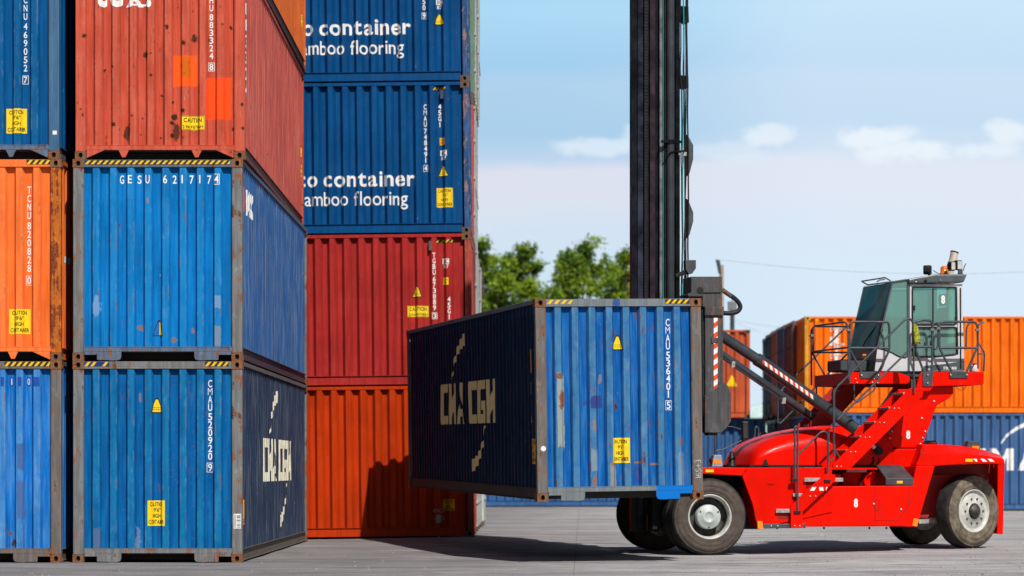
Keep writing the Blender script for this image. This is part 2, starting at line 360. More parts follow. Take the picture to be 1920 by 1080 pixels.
def block_letters(a, body, x0, z0, h, lw, gap, space, sw, mat=0):
    x = x0; c = h*.13
    for ch in body:
        if ch == ' ': x += space; continue
        R_ = lambda p, q, r, t: a.rect(x+p*lw, z0+q*h, x+r*lw, z0+t*h, mat); k = sw/lw; kz = sw*.8/h
        if ch in 'CG':
            R_(0, .10, k, .90); a.poly([(x, z0+.10*h), (x+k*lw, z0+.10*h), (x+k*lw, z0), (x+c*.7, z0)], mat); a.poly([(x, z0+.90*h), (x+c*.7, z0+h), (x+k*lw, z0+h), (x+k*lw, z0+.9*h)], mat)
            R_(k, 0, 1, kz); R_(k, 1-kz, 1, 1)
            if ch == 'G': R_(1-k, kz, 1, .52); R_(.52, .52-kz, 1-k, .52)
        if ch == 'M':
            R_(0, 0, k, 1); R_(1-k, 0, 1, 1); m = x+lw/2
            a.poly([(x+k*lw, z0+h), (x+k*lw, z0+.60*h), (m, z0+.16*h), (m, z0+.58*h)], mat); a.poly([(x+lw-k*lw, z0+h), (m, z0+.58*h), (m, z0+.16*h), (x+lw-k*lw, z0+.60*h)], mat)
        if ch == 'A':
            m = x+lw/2; d = sw*1.05
            a.poly([(x, z0), (x+d, z0), (m+.0, z0+h*.82), (m, z0+h), (m-d*.45, z0+h)], mat); a.poly([(x+lw-d, z0), (x+lw, z0), (m+d*.45, z0+h), (m, z0+h), (m, z0+h*.82)], mat); a.rect(m-lw*.24, z0+h*.18, m+lw*.24, z0+h*.36, mat)
        x += lw+gap
    return x
def arc_band(art, cx, cz, rx, rz, a0, a1, w0, w1, n=14, mat=0):
    for i in range(n):
        P = []
        for a, w in ((a0+(a1-a0)*i/n, w0+(w1-w0)*i/n), (a0+(a1-a0)*(i+1)/n, w0+(w1-w0)*(i+1)/n)):
            c, s_ = math.cos(R(a)), math.sin(R(a)); P.append(((cx+(rx-w)*c, cz+(rz-w)*s_), (cx+(rx+w)*c, cz+(rz+w)*s_)))
        art.poly([P[0][0], P[0][1], P[1][1], P[1][0]], mat)

class Surf:
    """corrugated wall: profile along p, rows along z, small dents"""
    def __init__(s, prof, rows, seed, amp, to3):
        s.prof = prof; s.rows = rows; s.to3 = to3; s.amp = amp; s.seed = seed
        s.arc = [0]
        for i in range(1, len(prof)):
            s.arc.append(s.arc[-1]+math.hypot(prof[i][0]-prof[i-1][0], prof[i][1]-prof[i-1][1]))
        s.g = [[d+s.dent(p, z) for z in rows] for p, d in prof]
    def dent(s, p, z):
        if not s.amp: return 0
        e = min(1, (z-s.rows[0])*6, (s.rows[-1]-z)*6, (p-s.prof[0][0])*8+.0, (s.prof[-1][0]-p)*8+.0); e = max(0, e)
        n = mnoise.noise(Vector((p*1.6, z*1.5, s.seed*7.31)))
        n2 = mnoise.noise(Vector((p*4.5, z*3.1, s.seed*3.7+9)))
        return e*s.amp*(n*1.1+n2*.6+.2)
    def arc_of(s, p):
        for i in range(len(s.prof)-1):
            if s.prof[i+1][0] >= p:
                t = (p-s.prof[i][0])/max(1e-9, s.prof[i+1][0]-s.prof[i][0]); return s.arc[i]+t*(s.arc[i+1]-s.arc[i])
        return s.arc[-1]
    def at_arc(s, a, z, eps):
        i = 0; n = len(s.arc)
        lo, hi = 0, n-2
        while lo < hi:
            mid = (lo+hi)//2
            if s.arc[mid+1] >= a: hi = mid
            else: lo = mid+1
        i = lo; t = max(0, min(1, (a-s.arc[i])/(s.arc[i+1]-s.arc[i])))
        p = s.prof[i][0]+t*(s.prof[i+1][0]-s.prof[i][0])
        r = s.rows; j = 0
        while j < len(r)-2 and r[j+1] < z: j += 1
        q = max(0, min(1, (z-r[j])/(r[j+1]-r[j])))
        d = (s.g[i][j]*(1-t)+s.g[i+1][j]*t)*(1-q)+(s.g[i][j+1]*(1-t)+s.g[i+1][j+1]*t)*q
        # normal offset in plan
        dp = s.prof[i+1][0]-s.prof[i][0]; dd = s.prof[i+1][1]-s.prof[i][1]; L_ = math.hypot(dp, dd)
        return p+eps*dd/L_, d-eps*dp/L_
    def panel(s, mb, mat=0):
        n = len(s.prof); m = len(s.rows)
        vs = [s.to3(s.prof[i][0], s.g[i][j], s.rows[j]) for i in range(n) for j in range(m)]
        fs = [(i*m+j, (i+1)*m+j, (i+1)*m+j+1, i*m+j+1) for i in range(n-1) for j in range(m-1)]
        mb.add(vs, fs, mat)
    def decal(s, art, name, mats, parent, p0=0, z0=0, eps=.0035, follow=True, label=None, lift=.0016):
        """art coordinates: offset from (p0, z0). follow = laid on the sheet by arc length"""
        bm = bmesh.new(); a0 = s.arc_of(p0)
        # straight (stencilled square on) art: remap s -> arc piecewise
        vs = []
        for x, z in art.v:
            a = a0+x if follow else s.arc_of(p0+x)
            vs.append(bm.verts.new((a, 0, z0+z)))
        lay = bm.faces.layers.int.new('k')
        for f, m in zip(art.f, art.m):
            if len(set(f)) < 3: continue
            try: fc = bm.faces.new([vs[i] for i in f])
            except ValueError: continue
            fc.material_index = m
        lo = min(v.co.x for v in bm.verts); hi = max(v.co.x for v in bm.verts)
        zl = min(v.co.z for v in bm.verts); zh = max(v.co.z for v in bm.verts)
        cuts = [(a, (1,0,0)) for a in s.arc if lo < a < hi]
        for a, nrm in cuts:
            bmesh.ops.bisect_plane(bm, geom=bm.verts[:]+bm.edges[:]+bm.faces[:], plane_co=(a, 0, 0), plane_no=nrm, dist=1e-6)
        for z in s.rows:
            if zl < z < zh: bmesh.ops.bisect_plane(bm, geom=bm.verts[:]+bm.edges[:]+bm.faces[:], plane_co=(0, 0, z), plane_no=(0,0,1), dist=1e-6)
        # duplicate verts between different materials so upper layers can sit proud
        for k in range(1, len(mats)):
            fk = [f for f in bm.faces if f.material_index == k]
            if fk: bmesh.ops.split(bm, geom=fk)
        lev = {}
        for f in bm.faces:
            for v in f.verts: lev[v.index if False else v] = max(lev.get(v, 0), f.material_index)
        for v in bm.verts:
            p, d = s.at_arc(v.co.x, v.co.z, eps+lift*lev.get(v, 0)); v.co = s.to3(p, d, v.co.z)
        me = bpy.data.meshes.new(name)
        bmesh.ops.triangulate(bm, faces=[f for f in bm.faces if len(f.verts) > 4]); bm.to_mesh(me); bm.free()
        for m in mats: me.materials.append(m)
        o = bpy.data.objects.new(name, me); C.objects.link(o); o.parent = parent
        if label: o['label'] = label
        return o

def flat_surf(p0, p1, z0, z1, depth, to3): return Surf([(p0, depth), (p1, depth)], [z0, z1], 0, 0, to3)

# stock labels
def scaled(a, kx, kz): a.v = [(x*kx, z*kz) for x, z in a.v]; return a
def caution_tall(w=.315, h=.375): return scaled(_caution_tall(), w/.315, h/.375)
def _caution_tall():                               # CAUTION / 9'6" / HIGH / CONTAINER
    a = Art(); a.rect(0, 0, .315, .375, 0)
    a.text('CAUTION', .035, .292, .055, .235, .012, 1); a.text("9'6\"", .115, .208, .055, .10, .012, 1)
    a.text('HIGH', .088, .122, .055, .13, .012, 1); a.text('CONTAINER', .016, .030, .058, .283, .012, 1); return a
def caution_wide(w=.40, h=.21):
    a = Art(); a.rect(0, 0, w, h, 0); a.text('CAUTION', w*.1, h*.56, h*.30, w*.8, .012, 1); a.text("2.9m 9'6\"HIGH", w*.06, h*.12, h*.22, w*.88, .006, 1)
    a.frame(.006, .006, w-.006, h-.006, .004, 1); return a
def triangle(w=.20, h=.24):
    a = Art(); a.poly([(-w/2, 0), (w/2, 0), (w*.10, h*.97), (0, h*1.04), (-w*.10, h*.97)], 0)
    a.poly([(-w*.40, h*.07), (w*.40, h*.07), (w*.06, h*.90), (-w*.06, h*.90)], 1)
    for i, ww in enumerate((.26, .34)): 
        for k in range(5): a.rect(-w*ww+k*w*ww*.42, h*(.34-.13*i), -w*ww+k*w*ww*.42+w*ww*.28, h*(.37-.13*i), 2)
    return a
TRI = [INK_K, YEL, INK_K]
def tape(w, h=.075, skew=.05, step=.085, worn=None):
    a = Art(); a.rect(0, 0, w, h, 0); x = 0.0; i = 0
    while x < w-step*.3:
        if not (worn and (i % worn) == worn-1):
            a.poly([(x, .004), (min(w, x+step*.5), .004), (min(w, x+step*.5+skew), h-.004), (min(w, x+skew), h-.004)], 1)
        x += step; i += 1
    return a

# ------------------------------------------------------------------ the container builder
CL, CW, CHT = 12.192, 2.438, 2.896
def rows(z0, z1, n, jit=0): return [z0+(z1-z0)*i/n for i in range(n+1)]
def end_profile():
    pr = [(.15, .076), (.252, .076)]; x = .252
    for k in range(8):
        pr += [(x+.034, .012), (x+.120, .012), (x+.154, .076)]
        if k < 7: pr.append((x+.25, .076))
        x += .25
    pr.append((CW-.15, .076)); return pr
def side_profile(deep=False):
    if deep:
        pr = [(.15, .096)]; x = .26
        for k in range(42): pr += [(x, .096), (x+.054, .010), (x+.146, .010), (x+.200, .096)]; x += .278
        pr.append((CL-.15, .096)); return pr
    pr = [(.15, .072)]; n = 42; x = .26
    for k in range(n):
        pr += [(x, .072), (x+.062, .016), (x+.140, .016), (x+.202, .072)]; x += .278
    pr.append((CL-.15, .072)); return pr

def casting_mesh(mb, x0, y0, z0, fx, fy, holes=True):
    """corner casting .178 x .162 x .118; oval holes cut in the end face (fy) and the side face (fx)"""
    W_, D_, H_ = .162, .178, .118
    x1, y1, z1 = x0+W_, y0+D_, z0+H_
    if not holes: mb.box(x0, x1, y0, y1, z0, z1); return
    mb.add([(x0,y0,z0),(x1,y0,z0),(x1,y1,z0),(x0,y1,z0)], [(0,3,2,1)]); mb.add([(x0,y0,z1),(x1,y0,z1),(x1,y1,z1),(x0,y1,z1)], [(0,1,2,3)])
    def face(o, u, n, wid, hole):
        o = Vector(o); u = Vector(u); n = Vector(n); up = Vector((0,0,1))
        rect = []; ov = []; K = 24
        for k in range(K):
            t = 2*math.pi*(k+.5)/K; c, s_ = math.cos(t), math.sin(t)
            hw, hh = wid/2, H_/2; q = min(hw/max(abs(c),1e-6), hh/max(abs(s_),1e-6)); rx, rz = c*q, s_*q
            rect.append(o+u*(wid/2+rx)+up*(H_/2+rz))
            a, b_ = (.029, .038); ex = .85
            ov.append(o+u*(wid/2+math.copysign(abs(c)**ex, c)*a)+up*(H_/2+math.copysign(abs(s_)**ex, s_)*b_))
        cs = [o, o+u*wid, o+u*wid+up*H_, o+up*H_]
        if not hole: mb.add(cs, [(0,1,2,3)]); return
        # ring, corner fillers, hole tube, back
        mb.add(rect+ov, [(k, (k+1)%K, K+(k+1)%K, K+k) for k in range(K)])
        for c_ in cs:
            ds = sorted(range(K), key=lambda k: (rect[k]-c_).length)[:2]; mb.add([c_, rect[ds[0]], rect[ds[1]]], [(0,1,2)])
        back = [p-n*.045 for p in ov]
        mb.add(ov+back, [(k, (k+1)%K, K+(k+1)%K, K+k) for k in range(K)], 0); mb.add(back, [tuple(range(K))], 1)
    near = fy < 0
    face((x0, y0 if near else y1, z0), (1,0,0), (0,-1 if near else 1,0), W_, True)
    face((x0, y1 if near else y0, z0), (1,0,0), (0,1 if near else -1,0), W_, False)
    left = fx < 0
    face((x0 if left else x1, y0, z0), (0,1,0), (-1 if left else 1,0,0), D_, True)
    face((x1 if left else x0, y0, z0), (0,1,0), (1 if left else -1,0,0), D_, False)

def container(label, loc, rot, body, post=None, cast=None, rail=None, seed=0, amp=.006, base_style='plates', end='wall', detail=2,
              side_mat=None, rail_mat=None, group=None, rod=None):
    t = empty('shipping_container', loc, rot); tag(t, label, 'shipping container', group)
    post = post or body; cast = cast or post; rail = rail or post; side_mat = side_mat or body; rail_mat = rail_mat or rail
    S = {}
    sp = side_profile(rot[2] == R(90)); rs = rows(.19, CHT-.055, 9 if detail > 1 else 3)
    S['L'] = Surf(sp, rs, seed+.1, amp if detail > 1 else 0, lambda p, d, z: (d, CL-p, z))
    S['R'] = Surf(sp, rs, seed+.6, amp if detail > 1 else 0, lambda p, d, z: (CW-d, p, z))
    for k in 'LR':
        mb = MB(); S[k].panel(mb); mb.build('side_wall', side_mat, t)
    e = end_profile(); re = rows(.20, CHT-.10, 11 if detail > 1 else 3)
    S['E'] = Surf(e, re, seed+.3, amp if detail > 1 else 0, lambda p, d, z: (p, d, z))
    if end == 'wall':
        mb = MB(); S['E'].panel(mb); mb.build('end_wall', body, t)
        ye = CL
    # the doors (at the far end, or at the near end for the ones that show their doors)
    def doors(y, sgn):
        mid = CW/2
        for k, (a, b_) in enumerate(((.15, mid-.008), (mid+.008, CW-.15))):
            mb = MB(); y0, y1 = sorted((y+sgn*.03, y+sgn*.07)); mb.box(a, b_, y0, y1, .17, CHT-.12)
            w = (b_-a); 
            for q in range(3):
                zz = .35+q*.78; yy = sorted((y+sgn*.018, y+sgn*.03)); mb.box(a+.1, b_-.1, yy[0], yy[1], zz, zz+.62)
            dr = mb.build('door', body, t)
            for xx in (a+w*.28, a+w*.78):
                r = MB(); yr = y-sgn*.012; r.tube([(xx, yr, .14), (xx, yr, CHT-.1)], .017, 8)
                for zz in (.16, .62, 1.35, 2.1, CHT-.13): r.box(xx-.045, xx+.045, *sorted((y+sgn*.03, y-sgn*.035)), zz-.03, zz+.03)
                r.tube([(xx, y-sgn*.03, 1.15), (xx+.32, y-sgn*.035, 1.12)], .013, 6)
                r.build('lock_rod', rod or body, dr)
    if end == 'door': doors(0, 1)
    else: doors(CL, -1)
    if end == 'door':
        mb = MB(); mb.box(.15, CW-.15, CL-.06, CL-.02, .2, CHT-.1); mb.build('end_wall', body, t)
    # roof, floor
    mb = MB(); mb.box(.11, CW-.11, .08, CL-.08, CHT-.03, CHT-.014); mb.build('roof', side_mat, t)
    mb = MB(); mb.box(.11, CW-.11, .08, CL-.08, .12, .16)
    for i in range(26):
        yy = .35+i*.46; mb.box(.06, CW-.06, yy, yy+.05, .03, .12)
    mb.build('floor', HOLE if False else FLOORM, t)
    # posts
    for x in (0, 1):
        for y in (0, 1):
            mb = MB(); px = 0 if x == 0 else CW-.15; py = 0 if y == 0 else CL-.13
            mb.box(px+.004, px+.146, py+.004, py+.126, .118, CHT-.118)
            # folded lip of the post
            lx = (px+.146, px+.156) if x == 0 else (px-.006, px+.004)
            mb.box(lx[0], lx[1], py+.012, py+.05, .118, CHT-.118)
            mb.build('corner_post', post, t, bevel=.006 if detail > 1 else 0)
    # castings
    for x in (0, 1):
        for y in (0, 1):
            for z in (0, 1):
                mb = MB(); casting_mesh(mb, -.003 if x == 0 else CW-.159, -.003 if y == 0 else CL-.175, -.0 if z == 0 else CHT-.118, -1 if x == 0 else 1, -1 if y == 0 else 1, detail > 0)
                mb.build('corner_casting', [cast, HOLE], t, fix=False)
    # top rails / end headers
    mb = MB()
    for x in (0, CW-.06): mb.box(x+.003, x+.057, .17, CL-.17, CHT-.065, CHT-.004)
    mb.build('top_rail', rail, t, bevel=.004 if detail > 1 else 0)
    for y in (0, CL-.06):
        mb = MB(); mb.box(.16, CW-.16, y+.004, y+.056, CHT-.082, CHT-.006)
        mb.box(.16, CW-.16, y+(.000 if y == 0 else .0), y+.06, CHT-.112, CHT-.082)
        mb.build('header', rail, t, bevel=.003 if detail > 1 else 0)
    # bottom side rails: channel with thin flanges
    for x in (0, 1):
        mb = MB(); w0, w1 = (.028, .036) if x == 0 else (CW-.036, CW-.028); f0, f1 = (.004, .055) if x == 0 else (CW-.055, CW-.004)
        mb.box(w0, w1, .17, CL-.17, .035, .19); mb.box(f0, f1, .17, CL-.17, .19, .198); mb.box(f0, f1, .17, CL-.17, .027, .035)
        mb.build('bottom_rail', rail_mat, t)
    # end sills
    for y, s_ in ((0, 1), (CL, -1)):
        mb = MB(); b2 = lambda x0, x1, z0, z1, d=.05: mb.box(x0, x1, *sorted((y+s_*.004, y+s_*d)), z0, z1)
        b2(.155, CW-.155, .135, .205, .07); mb.box(.155, CW-.155, *sorted((y+s_*.0, y+s_*.07)), .198, .206)
        if base_style == 'plates':
            for sx in (0, 1):
                X = (lambda q: q) if sx == 0 else (lambda q: CW-q)
                b2(*sorted((X(.165), X(.36))), .088, .134, .03)
                pl = [(X(.345), .134), (X(.345), .020), (X(.36), .012), (X(.50), .012), (X(.55), .006), (X(.64), .008), (X(.68), .022), (X(.695), .06), (X(.695), .134)]
                mb.prism(pl, *sorted((y+s_*.006, y+s_*.022)))
        else:
            for sx in (0, 1):
                X = (lambda q: q) if sx == 0 else (lambda q: CW-q)
                mb.prism([(X(.165), .134), (X(.165), .02), (X(.42), .134)], *sorted((y+s_*.006, y+s_*.02)))
                mb.prism([(X(.62), .134), (X(.67), .03), (X(.72), .03), (X(.77), .134)], *sorted((y+s_*.006, y+s_*.02)))
        mb.build('end_sill', rail, t, bevel=.003 if detail > 1 else 0)
    S['H'] = flat_surf(.16, CW-.16, CHT-.082, CHT-.006, .004, lambda p, d, z: (p, d, z))
    S['PL'] = flat_surf(.0, .15, .118, CHT-.118, .004, lambda p, d, z: (p, d, z))
    S['PR'] = flat_surf(CW-.15, CW, .118, CHT-.118, .004, lambda p, d, z: (p, d, z))
    return t, S
FLOORM = simple('underside_steel', (.035, .028, .026), .85)

def label_on(S, key, art, mats, t, p, z, name='warning_label', follow=True, label=None, eps=.0035):
    if S[key].prof[0][1] > .09: follow = False            # stickers bridge the deep flutes instead of lying in them
    return S[key].decal(art, name, mats, t, p, z, eps, follow, label)

def cma_logo(S, key, t, mats, center):
    """big CMA CGM lettering and its two arcs, painted along the side"""
    a = Art(); block_letters(a, 'CMA CGM', -2.98, -.04, .68, .76, .20, .34, .18)
    S[key].decal(a, 'lettering', mats, t, center, 1.19, .003, True)
    for a0, a1 in ((158, 97), (-22, -83)):
        a = Art(); arc_band(a, .15, 1.5, 1.95, 1.05, a0, a1, .015, .11, 16); S[key].decal(a, 'arc_emblem', mats, t, center, 0, .003, True)

# ------------------------------------------------------------------ the ground
def ground_h(X, Y):
    return .066*sst(3.0, 8.0, X)*sst(60, 46, Y)*sst(30, 42, Y)+.10*sst(58, 85, Y)+.052*sst(-3.5, -1, X)*sst(48, 55, Y)*sst(70, 60, Y)
def build_ground():
    m, nt, b = newmat('worn_concrete'); g = G(nt); ob = g.tc.outputs['Object']
    big = g.noise(g.mapped(scale=(.12, .35, 1)), 1.6, 5, .6); mid = g.noise(g.mapped(scale=(.35, 1.6, 1)), 1.5, 7, .65)
    st = g.noise(g.mapped(scale=(.6, 2.2, 1), loc=(3, 7, 0)), 1.5, 8, .72); fine = g.noise(ob, 28, 5, .8); gr = g.noise(ob, 12, 6, .75)
    c = g.mix(g.rng(big, .32, .68), (.24, .232, .240), (.39, .378, .39))
    c = g.mix(g.mul(g.rng(mid, .46, .60), .6), c, (.48, .465, .475)); w_ = g.noise(g.mapped(scale=(.22, .55, 1), loc=(5, 1, 0)), 1.4, 8, .7); c = g.mix(g.mul(g.rng(w_, .53, .60), .55), c, (.54, .52, .49)); tk = g.N.new('ShaderNodeMapping'); tk.inputs['Rotation'].default_value = (0, 0, R(9)); tk.inputs['Scale'].default_value = (.10, 2.6, 1); g.ln(ob, tk.inputs[0]); tn = g.noise(tk.outputs[0], 1.6, 5, .6); c = g.mix(g.mul(g.rng(tn, .56, .62), .5), c, (.17, .165, .168))
    c = g.mix(g.mul(g.rng(st, .50, .62), .7), c, (.16, .155, .158)); s2 = g.noise(g.mapped(scale=(1.1, 3.2, 1), loc=(1, 5, 0)), 1.6, 8, .75); c = g.mix(g.mul(g.rng(s2, .54, .64), .5), c, (.52, .50, .48))
    c = g.mix(g.mul(g.rng(fine, .48, .66), .45), c, (.60, .59, .57)); c = g.mix(g.mul(g.rng(gr, .60, .72), .5), c, (.14, .135, .13))
    c = g.mix(g.mul(g.rng(fine, .40, .33), .6), c, (.07, .07, .07))
    # dark patches of oil and rubber
    pt = g.noise(g.mapped(scale=(.5, 1.1, 1), loc=(11, 2, 0)), 1.0, 5, .6); c = g.mix(g.mul(g.rng(pt, .56, .63), .45), c, (.14, .135, .135))
    # slab joints
    br = g.N.new('ShaderNodeTexBrick'); br.offset = 0; mj = g.N.new('ShaderNodeMapping'); mj.inputs['Rotation'].default_value = (0, 0, R(1.4)); mj.inputs['Location'].default_value = (.10+.02, 1.2, 0); g.ln(ob, mj.inputs[0]); g.ln(mj.outputs[0], br.inputs[0]); br.inputs['Scale'].default_value = 1
    br.inputs['Brick Width'].default_value = 6; br.inputs['Row Height'].default_value = 9; br.inputs['Mortar Size'].default_value = .008; br.inputs['Mortar Smooth'].default_value = .4
    jn = g.mul(br.outputs['Fac'], g.rng(gr, .35, .6, .1, .6)); c = g.mix(jn, c, (.05, .05, .048))
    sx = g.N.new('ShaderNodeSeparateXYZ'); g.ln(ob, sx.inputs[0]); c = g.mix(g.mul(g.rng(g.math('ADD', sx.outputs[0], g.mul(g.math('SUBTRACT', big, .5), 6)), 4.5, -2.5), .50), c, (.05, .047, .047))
    g.ln(c, b.inputs['Base Color']); b.inputs['Roughness'].default_value = .85; b.inputs['Specular IOR Level'].default_value = .3
    hh = g.math('ADD', g.mul(gr, .8), g.mul(fine, .35)); hh = g.math('ADD', hh, g.mul(mid, 1.2)); g.bump(hh, .8, .03, b)
    xs = [-1500, -600, -200, -80, -40]+[-24+i*.5 for i in range(0, 105)]+[34, 45, 80, 200, 600, 1500]
    ys = [-300, -60, 0, 15, 25]+[28+i*.5 for i in range(0, 90)]+[74+i*2 for i in range(20)]+[120, 160, 300, 700, 1500, 3000]
    mb = MB(); nx, ny = len(xs), len(ys)
    vs = [(x, y, ground_h(x, y)+(.010*mnoise.noise(Vector((x*.5, y*.5, 3))) if (-24 < x < 28 and 28 < y < 73) else 0)) for y in ys for x in xs]
    fs = [(j*nx+i, j*nx+i+1, (j+1)*nx+i+1, (j+1)*nx+i) for j in range(ny-1) for i in range(nx-1)]
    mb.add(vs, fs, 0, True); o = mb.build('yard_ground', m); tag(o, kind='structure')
    # loose grit on the slab
    gm = simple('grit', (.22, .21, .20), .9, var=.5, scale=3); mb = MB(); rnd = random.Random(4)
    for i in range(900):
        x, y = rnd.uniform(-8, 9), 36+rnd.random()**1.6*22
        if abs(x-1.7) < 3.0 and rnd.random() < .5: x = rnd.uniform(2, 9)
        r = rnd.uniform(.006, .018)*(1.8 if rnd.random() < .06 else 1); z = ground_h(x, y)
        a = rnd.random()*6; P = [(x+r*math.cos(a+k*2.1)*rnd.uniform(.7, 1.3), y+r*math.sin(a+k*2.1), z-.004) for k in range(3)]+[(x, y, z+r*1.1)]
        mb.add(P, [(0, 1, 3), (1, 2, 3), (2, 0, 3)])
    tag(mb.build('loose_grit', gm), 'small grey stones and grit scattered over the worn slab', 'gravel', kind='stuff')
build_ground()

# ------------------------------------------------------------------ near stacks
def rgb(r, g_, b_): return tuple((c/255/12.92 if c/255 <= .04045 else ((c/255+.055)/1.055)**2.4) for c in (r, g_, b_))
RUSTCAST = postmat('rusty_casting', (.16, .085, .05), (.30, .10, .025), .75, 3)
RUSTCAST_D = postmat('dark_rusty_casting', (.11, .075, .06), (.20, .075, .025), .55, 5)
POST_GREY = postmat('grey_worn_post', (.155, .165, .17), (.22, .075, .025), .42, 1)
POST_BROWN = postmat('brown_worn_post', (.135, .125, .120), (.20, .085, .035), .42, 8)
POST_SIDE = postmat('worn_blue_rail', (.085, .13, .20), (.20, .07, .03), .45, 2)

SB = 130.6
# --- column beside the camera-left edge of the picture
blueA = paint('deep_blue_paint', (.0003, .078, .25), (.01, .13, .30), .45, True, .18, 0, .25, 1)
orangeA = paint('orange_paint', (.84, .155, .025), (.82, .22, .07), .35, True, .30, 0, .30, 2)
postOr = postmat('rust_streaked_orange_post', (.50, .13, .012), (.30, .05, .008), .8, 4)
brightA = paint('bright_sky_blue_paint', (.003, .15, .52), (.10, .28, .54), .5, True, .42, 0, .45, 3,
    marks=[('box', (38+203)/SB, (1057-858)/SB, .055, .20, (.05, .11, .28), .8), ('box', (38+203)/SB, (1057-940)/SB, .055, .28, (.07, .12, .28), .8),
           ('oval', (25+203)/SB, (1057-1018)/SB, .05, .07, RUST_D, .95), ('oval', (18+203)/SB, (1057-1003)/SB, .03, .04, RUST, .9)])
def near_left():
    X0 = -6.462-CW; g = 'containers stacked at the left edge'
    t, S = container('bright sky blue container with numbers on dark squares, bottom of the leftmost stack', (X0, 41.70, 0), (0, 0, R(-.2)), brightA, POST_BROWN, RUSTCAST, POST_BROWN, 11, .010, group=g)
    a = Art()
    for px0, px1, ch in ((1, 7, ''), (17, 24, '1'), (33, 40, ''), (49, 56, '0'), (63, 74, '')):
        x0, x1 = (px0+203)/SB, (px1+203)/SB; a.rect(x0, 2.535, x1, 2.665, 0)
        if ch: a.char(ch, (x0+x1)/2, 2.555, .09, .035, bold=.0, mat=1)
    S['E'].decal(a, 'number_patch', [inkmat('dark_blue_patch', (.01, .07, .36), .2), INK_W], t, 0, 0, .0035, False)
    S['H'].decal(tape(.66, .07), 'hazard_tape', [TAPE_K, TAPE_Y], t, 2.278-.66, CHT-.080, .002)
    t, S = container('orange container with a streaky rust corner post, middle of the leftmost stack', (X0-.003, 41.70, CHT), (0, 0, R(-.2)), orangeA, postOr, RUSTCAST, orangeA, 12, .010, 'gussets', group=g)
    a = Art(); a.column('TCNU 820828 0', 0, 0, .100, .1225, .052); S['E'].decal(a, 'lettering', [INK_W], t, 1.965, 2.507, .0035, False)
    label_on(S, 'E', caution_tall(.385, .36), [YEL, INK_K], t, 1.677, .386)
    S['H'].decal(tape(.34, .07), 'hazard_tape', [TAPE_K, TAPE_Y], t, 2.278-.34, CHT-.080, .002)
    a = Art(); a.text('TRITON', 0, 0, .42, 5.5, .03); S['R'].decal(a, 'lettering', [INK_W], t, .35, 1.1, .003, True)
    t, S = container('deep blue container with a small white sticker on its post, top of the leftmost stack', (-6.493-CW, 41.70, 2*CHT), (0, 0, R(-.3)), blueA, paint('deep_blue_post', (.05, .13, .24), (.12, .17, .24), .3, False, .3, 0, .4, 5), RUSTCAST, POST_SIDE, 13, .006, 'gussets', group=g)
    a = Art(); a.column('TCNU 469052 7', 0, 0, .092, .1195, .052); S['E'].decal(a, 'lettering', [INK_W], t, 1.941, 2.458, .0035, False)
    label_on(S, 'E', caution_tall(.375, .355), [YEL, INK_K], t, 1.665, .372)
    a = Art(); a.rect(.055, .35, .115, .405); S['PR'].decal(a, 'sticker', [INK_W], t, CW-.15, 0, .003)
near_left()

# --- second column: two blue ones, a red one, an orange one
blueB1 = paint('blue_paint_weathered', (.0003, .090, .30), (.010, .18, .36), .6, True, .40, 0, .40, 4,
    marks=[('box', (182-137)/SB, .33, .055, .16, (.09, .14, .26), .7), ('oval', (258-137)/SB, .30, .05, .3, (.30, .36, .42), .35), ('oval', (262-137)/SB, 2.38, .02, .10, (.22, .17, .15), .8)])
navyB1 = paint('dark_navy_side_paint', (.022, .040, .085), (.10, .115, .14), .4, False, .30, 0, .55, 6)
blueB2 = paint('cobalt_blue_paint', (.0001, .155, .46), (.02, .23, .50), .42, True, .38, 0, .38, 7,
    marks=[('oval', (262-137)/SB, (679-617)/SB, .045, .05, (.24, .13, .07), .85), ('oval', (326-137)/SB, (679-640)/SB, .045, .05, (.26, .13, .06), .8),
           ('oval', (361-137)/SB, (679-622)/SB, .04, .06, (.28, .15, .09), .7), ('box', (408-137)/SB, (679-632)/SB, .05, .15, (.20, .25, .30), .75),
           ('box', (408-137)/SB, (679-568)/SB, .05, .10, (.20, .32, .50), .7), ('oval', (277-137)/SB, (679-377)/SB, .02, .05, (.30, .15, .08), .8), ('oval', (180-137)/SB, (679-575)/SB, .06, .18, (.28, .42, .62), .5)])
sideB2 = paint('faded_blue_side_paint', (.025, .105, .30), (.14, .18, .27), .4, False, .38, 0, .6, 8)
redB3 = paint('salmon_red_paint', (.50, .068, .036), (.56, .13, .08), .35, True, .52, 1.25, .40, 9,
    marks=[('box', (347-141.7)/SB, (302.5-136)/SB, .185, .235, (.92, .10, .012), .95), ('box', (410.5-141.7)/SB, (302.5-188)/SB, .19, .32, (.92, .075, .01), .95),
           ('oval', (348-141.7)/SB, (302.5-130)/SB, .10, .16, (.55, .12, .01), .9), ('oval', (238-141.7)/SB, (302.5-255)/SB, .05, .16, RUST_D, .9), ('oval', (330-141.7)/SB, (302.5-250)/SB, .05, .12, RUST_D, .9)])
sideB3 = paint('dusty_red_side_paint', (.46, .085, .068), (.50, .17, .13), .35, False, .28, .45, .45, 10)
orangeB4 = paint('orange_side_paint', (.60, .12, .022), (.55, .18, .07), .35, False, .3, 0, .3, 12)
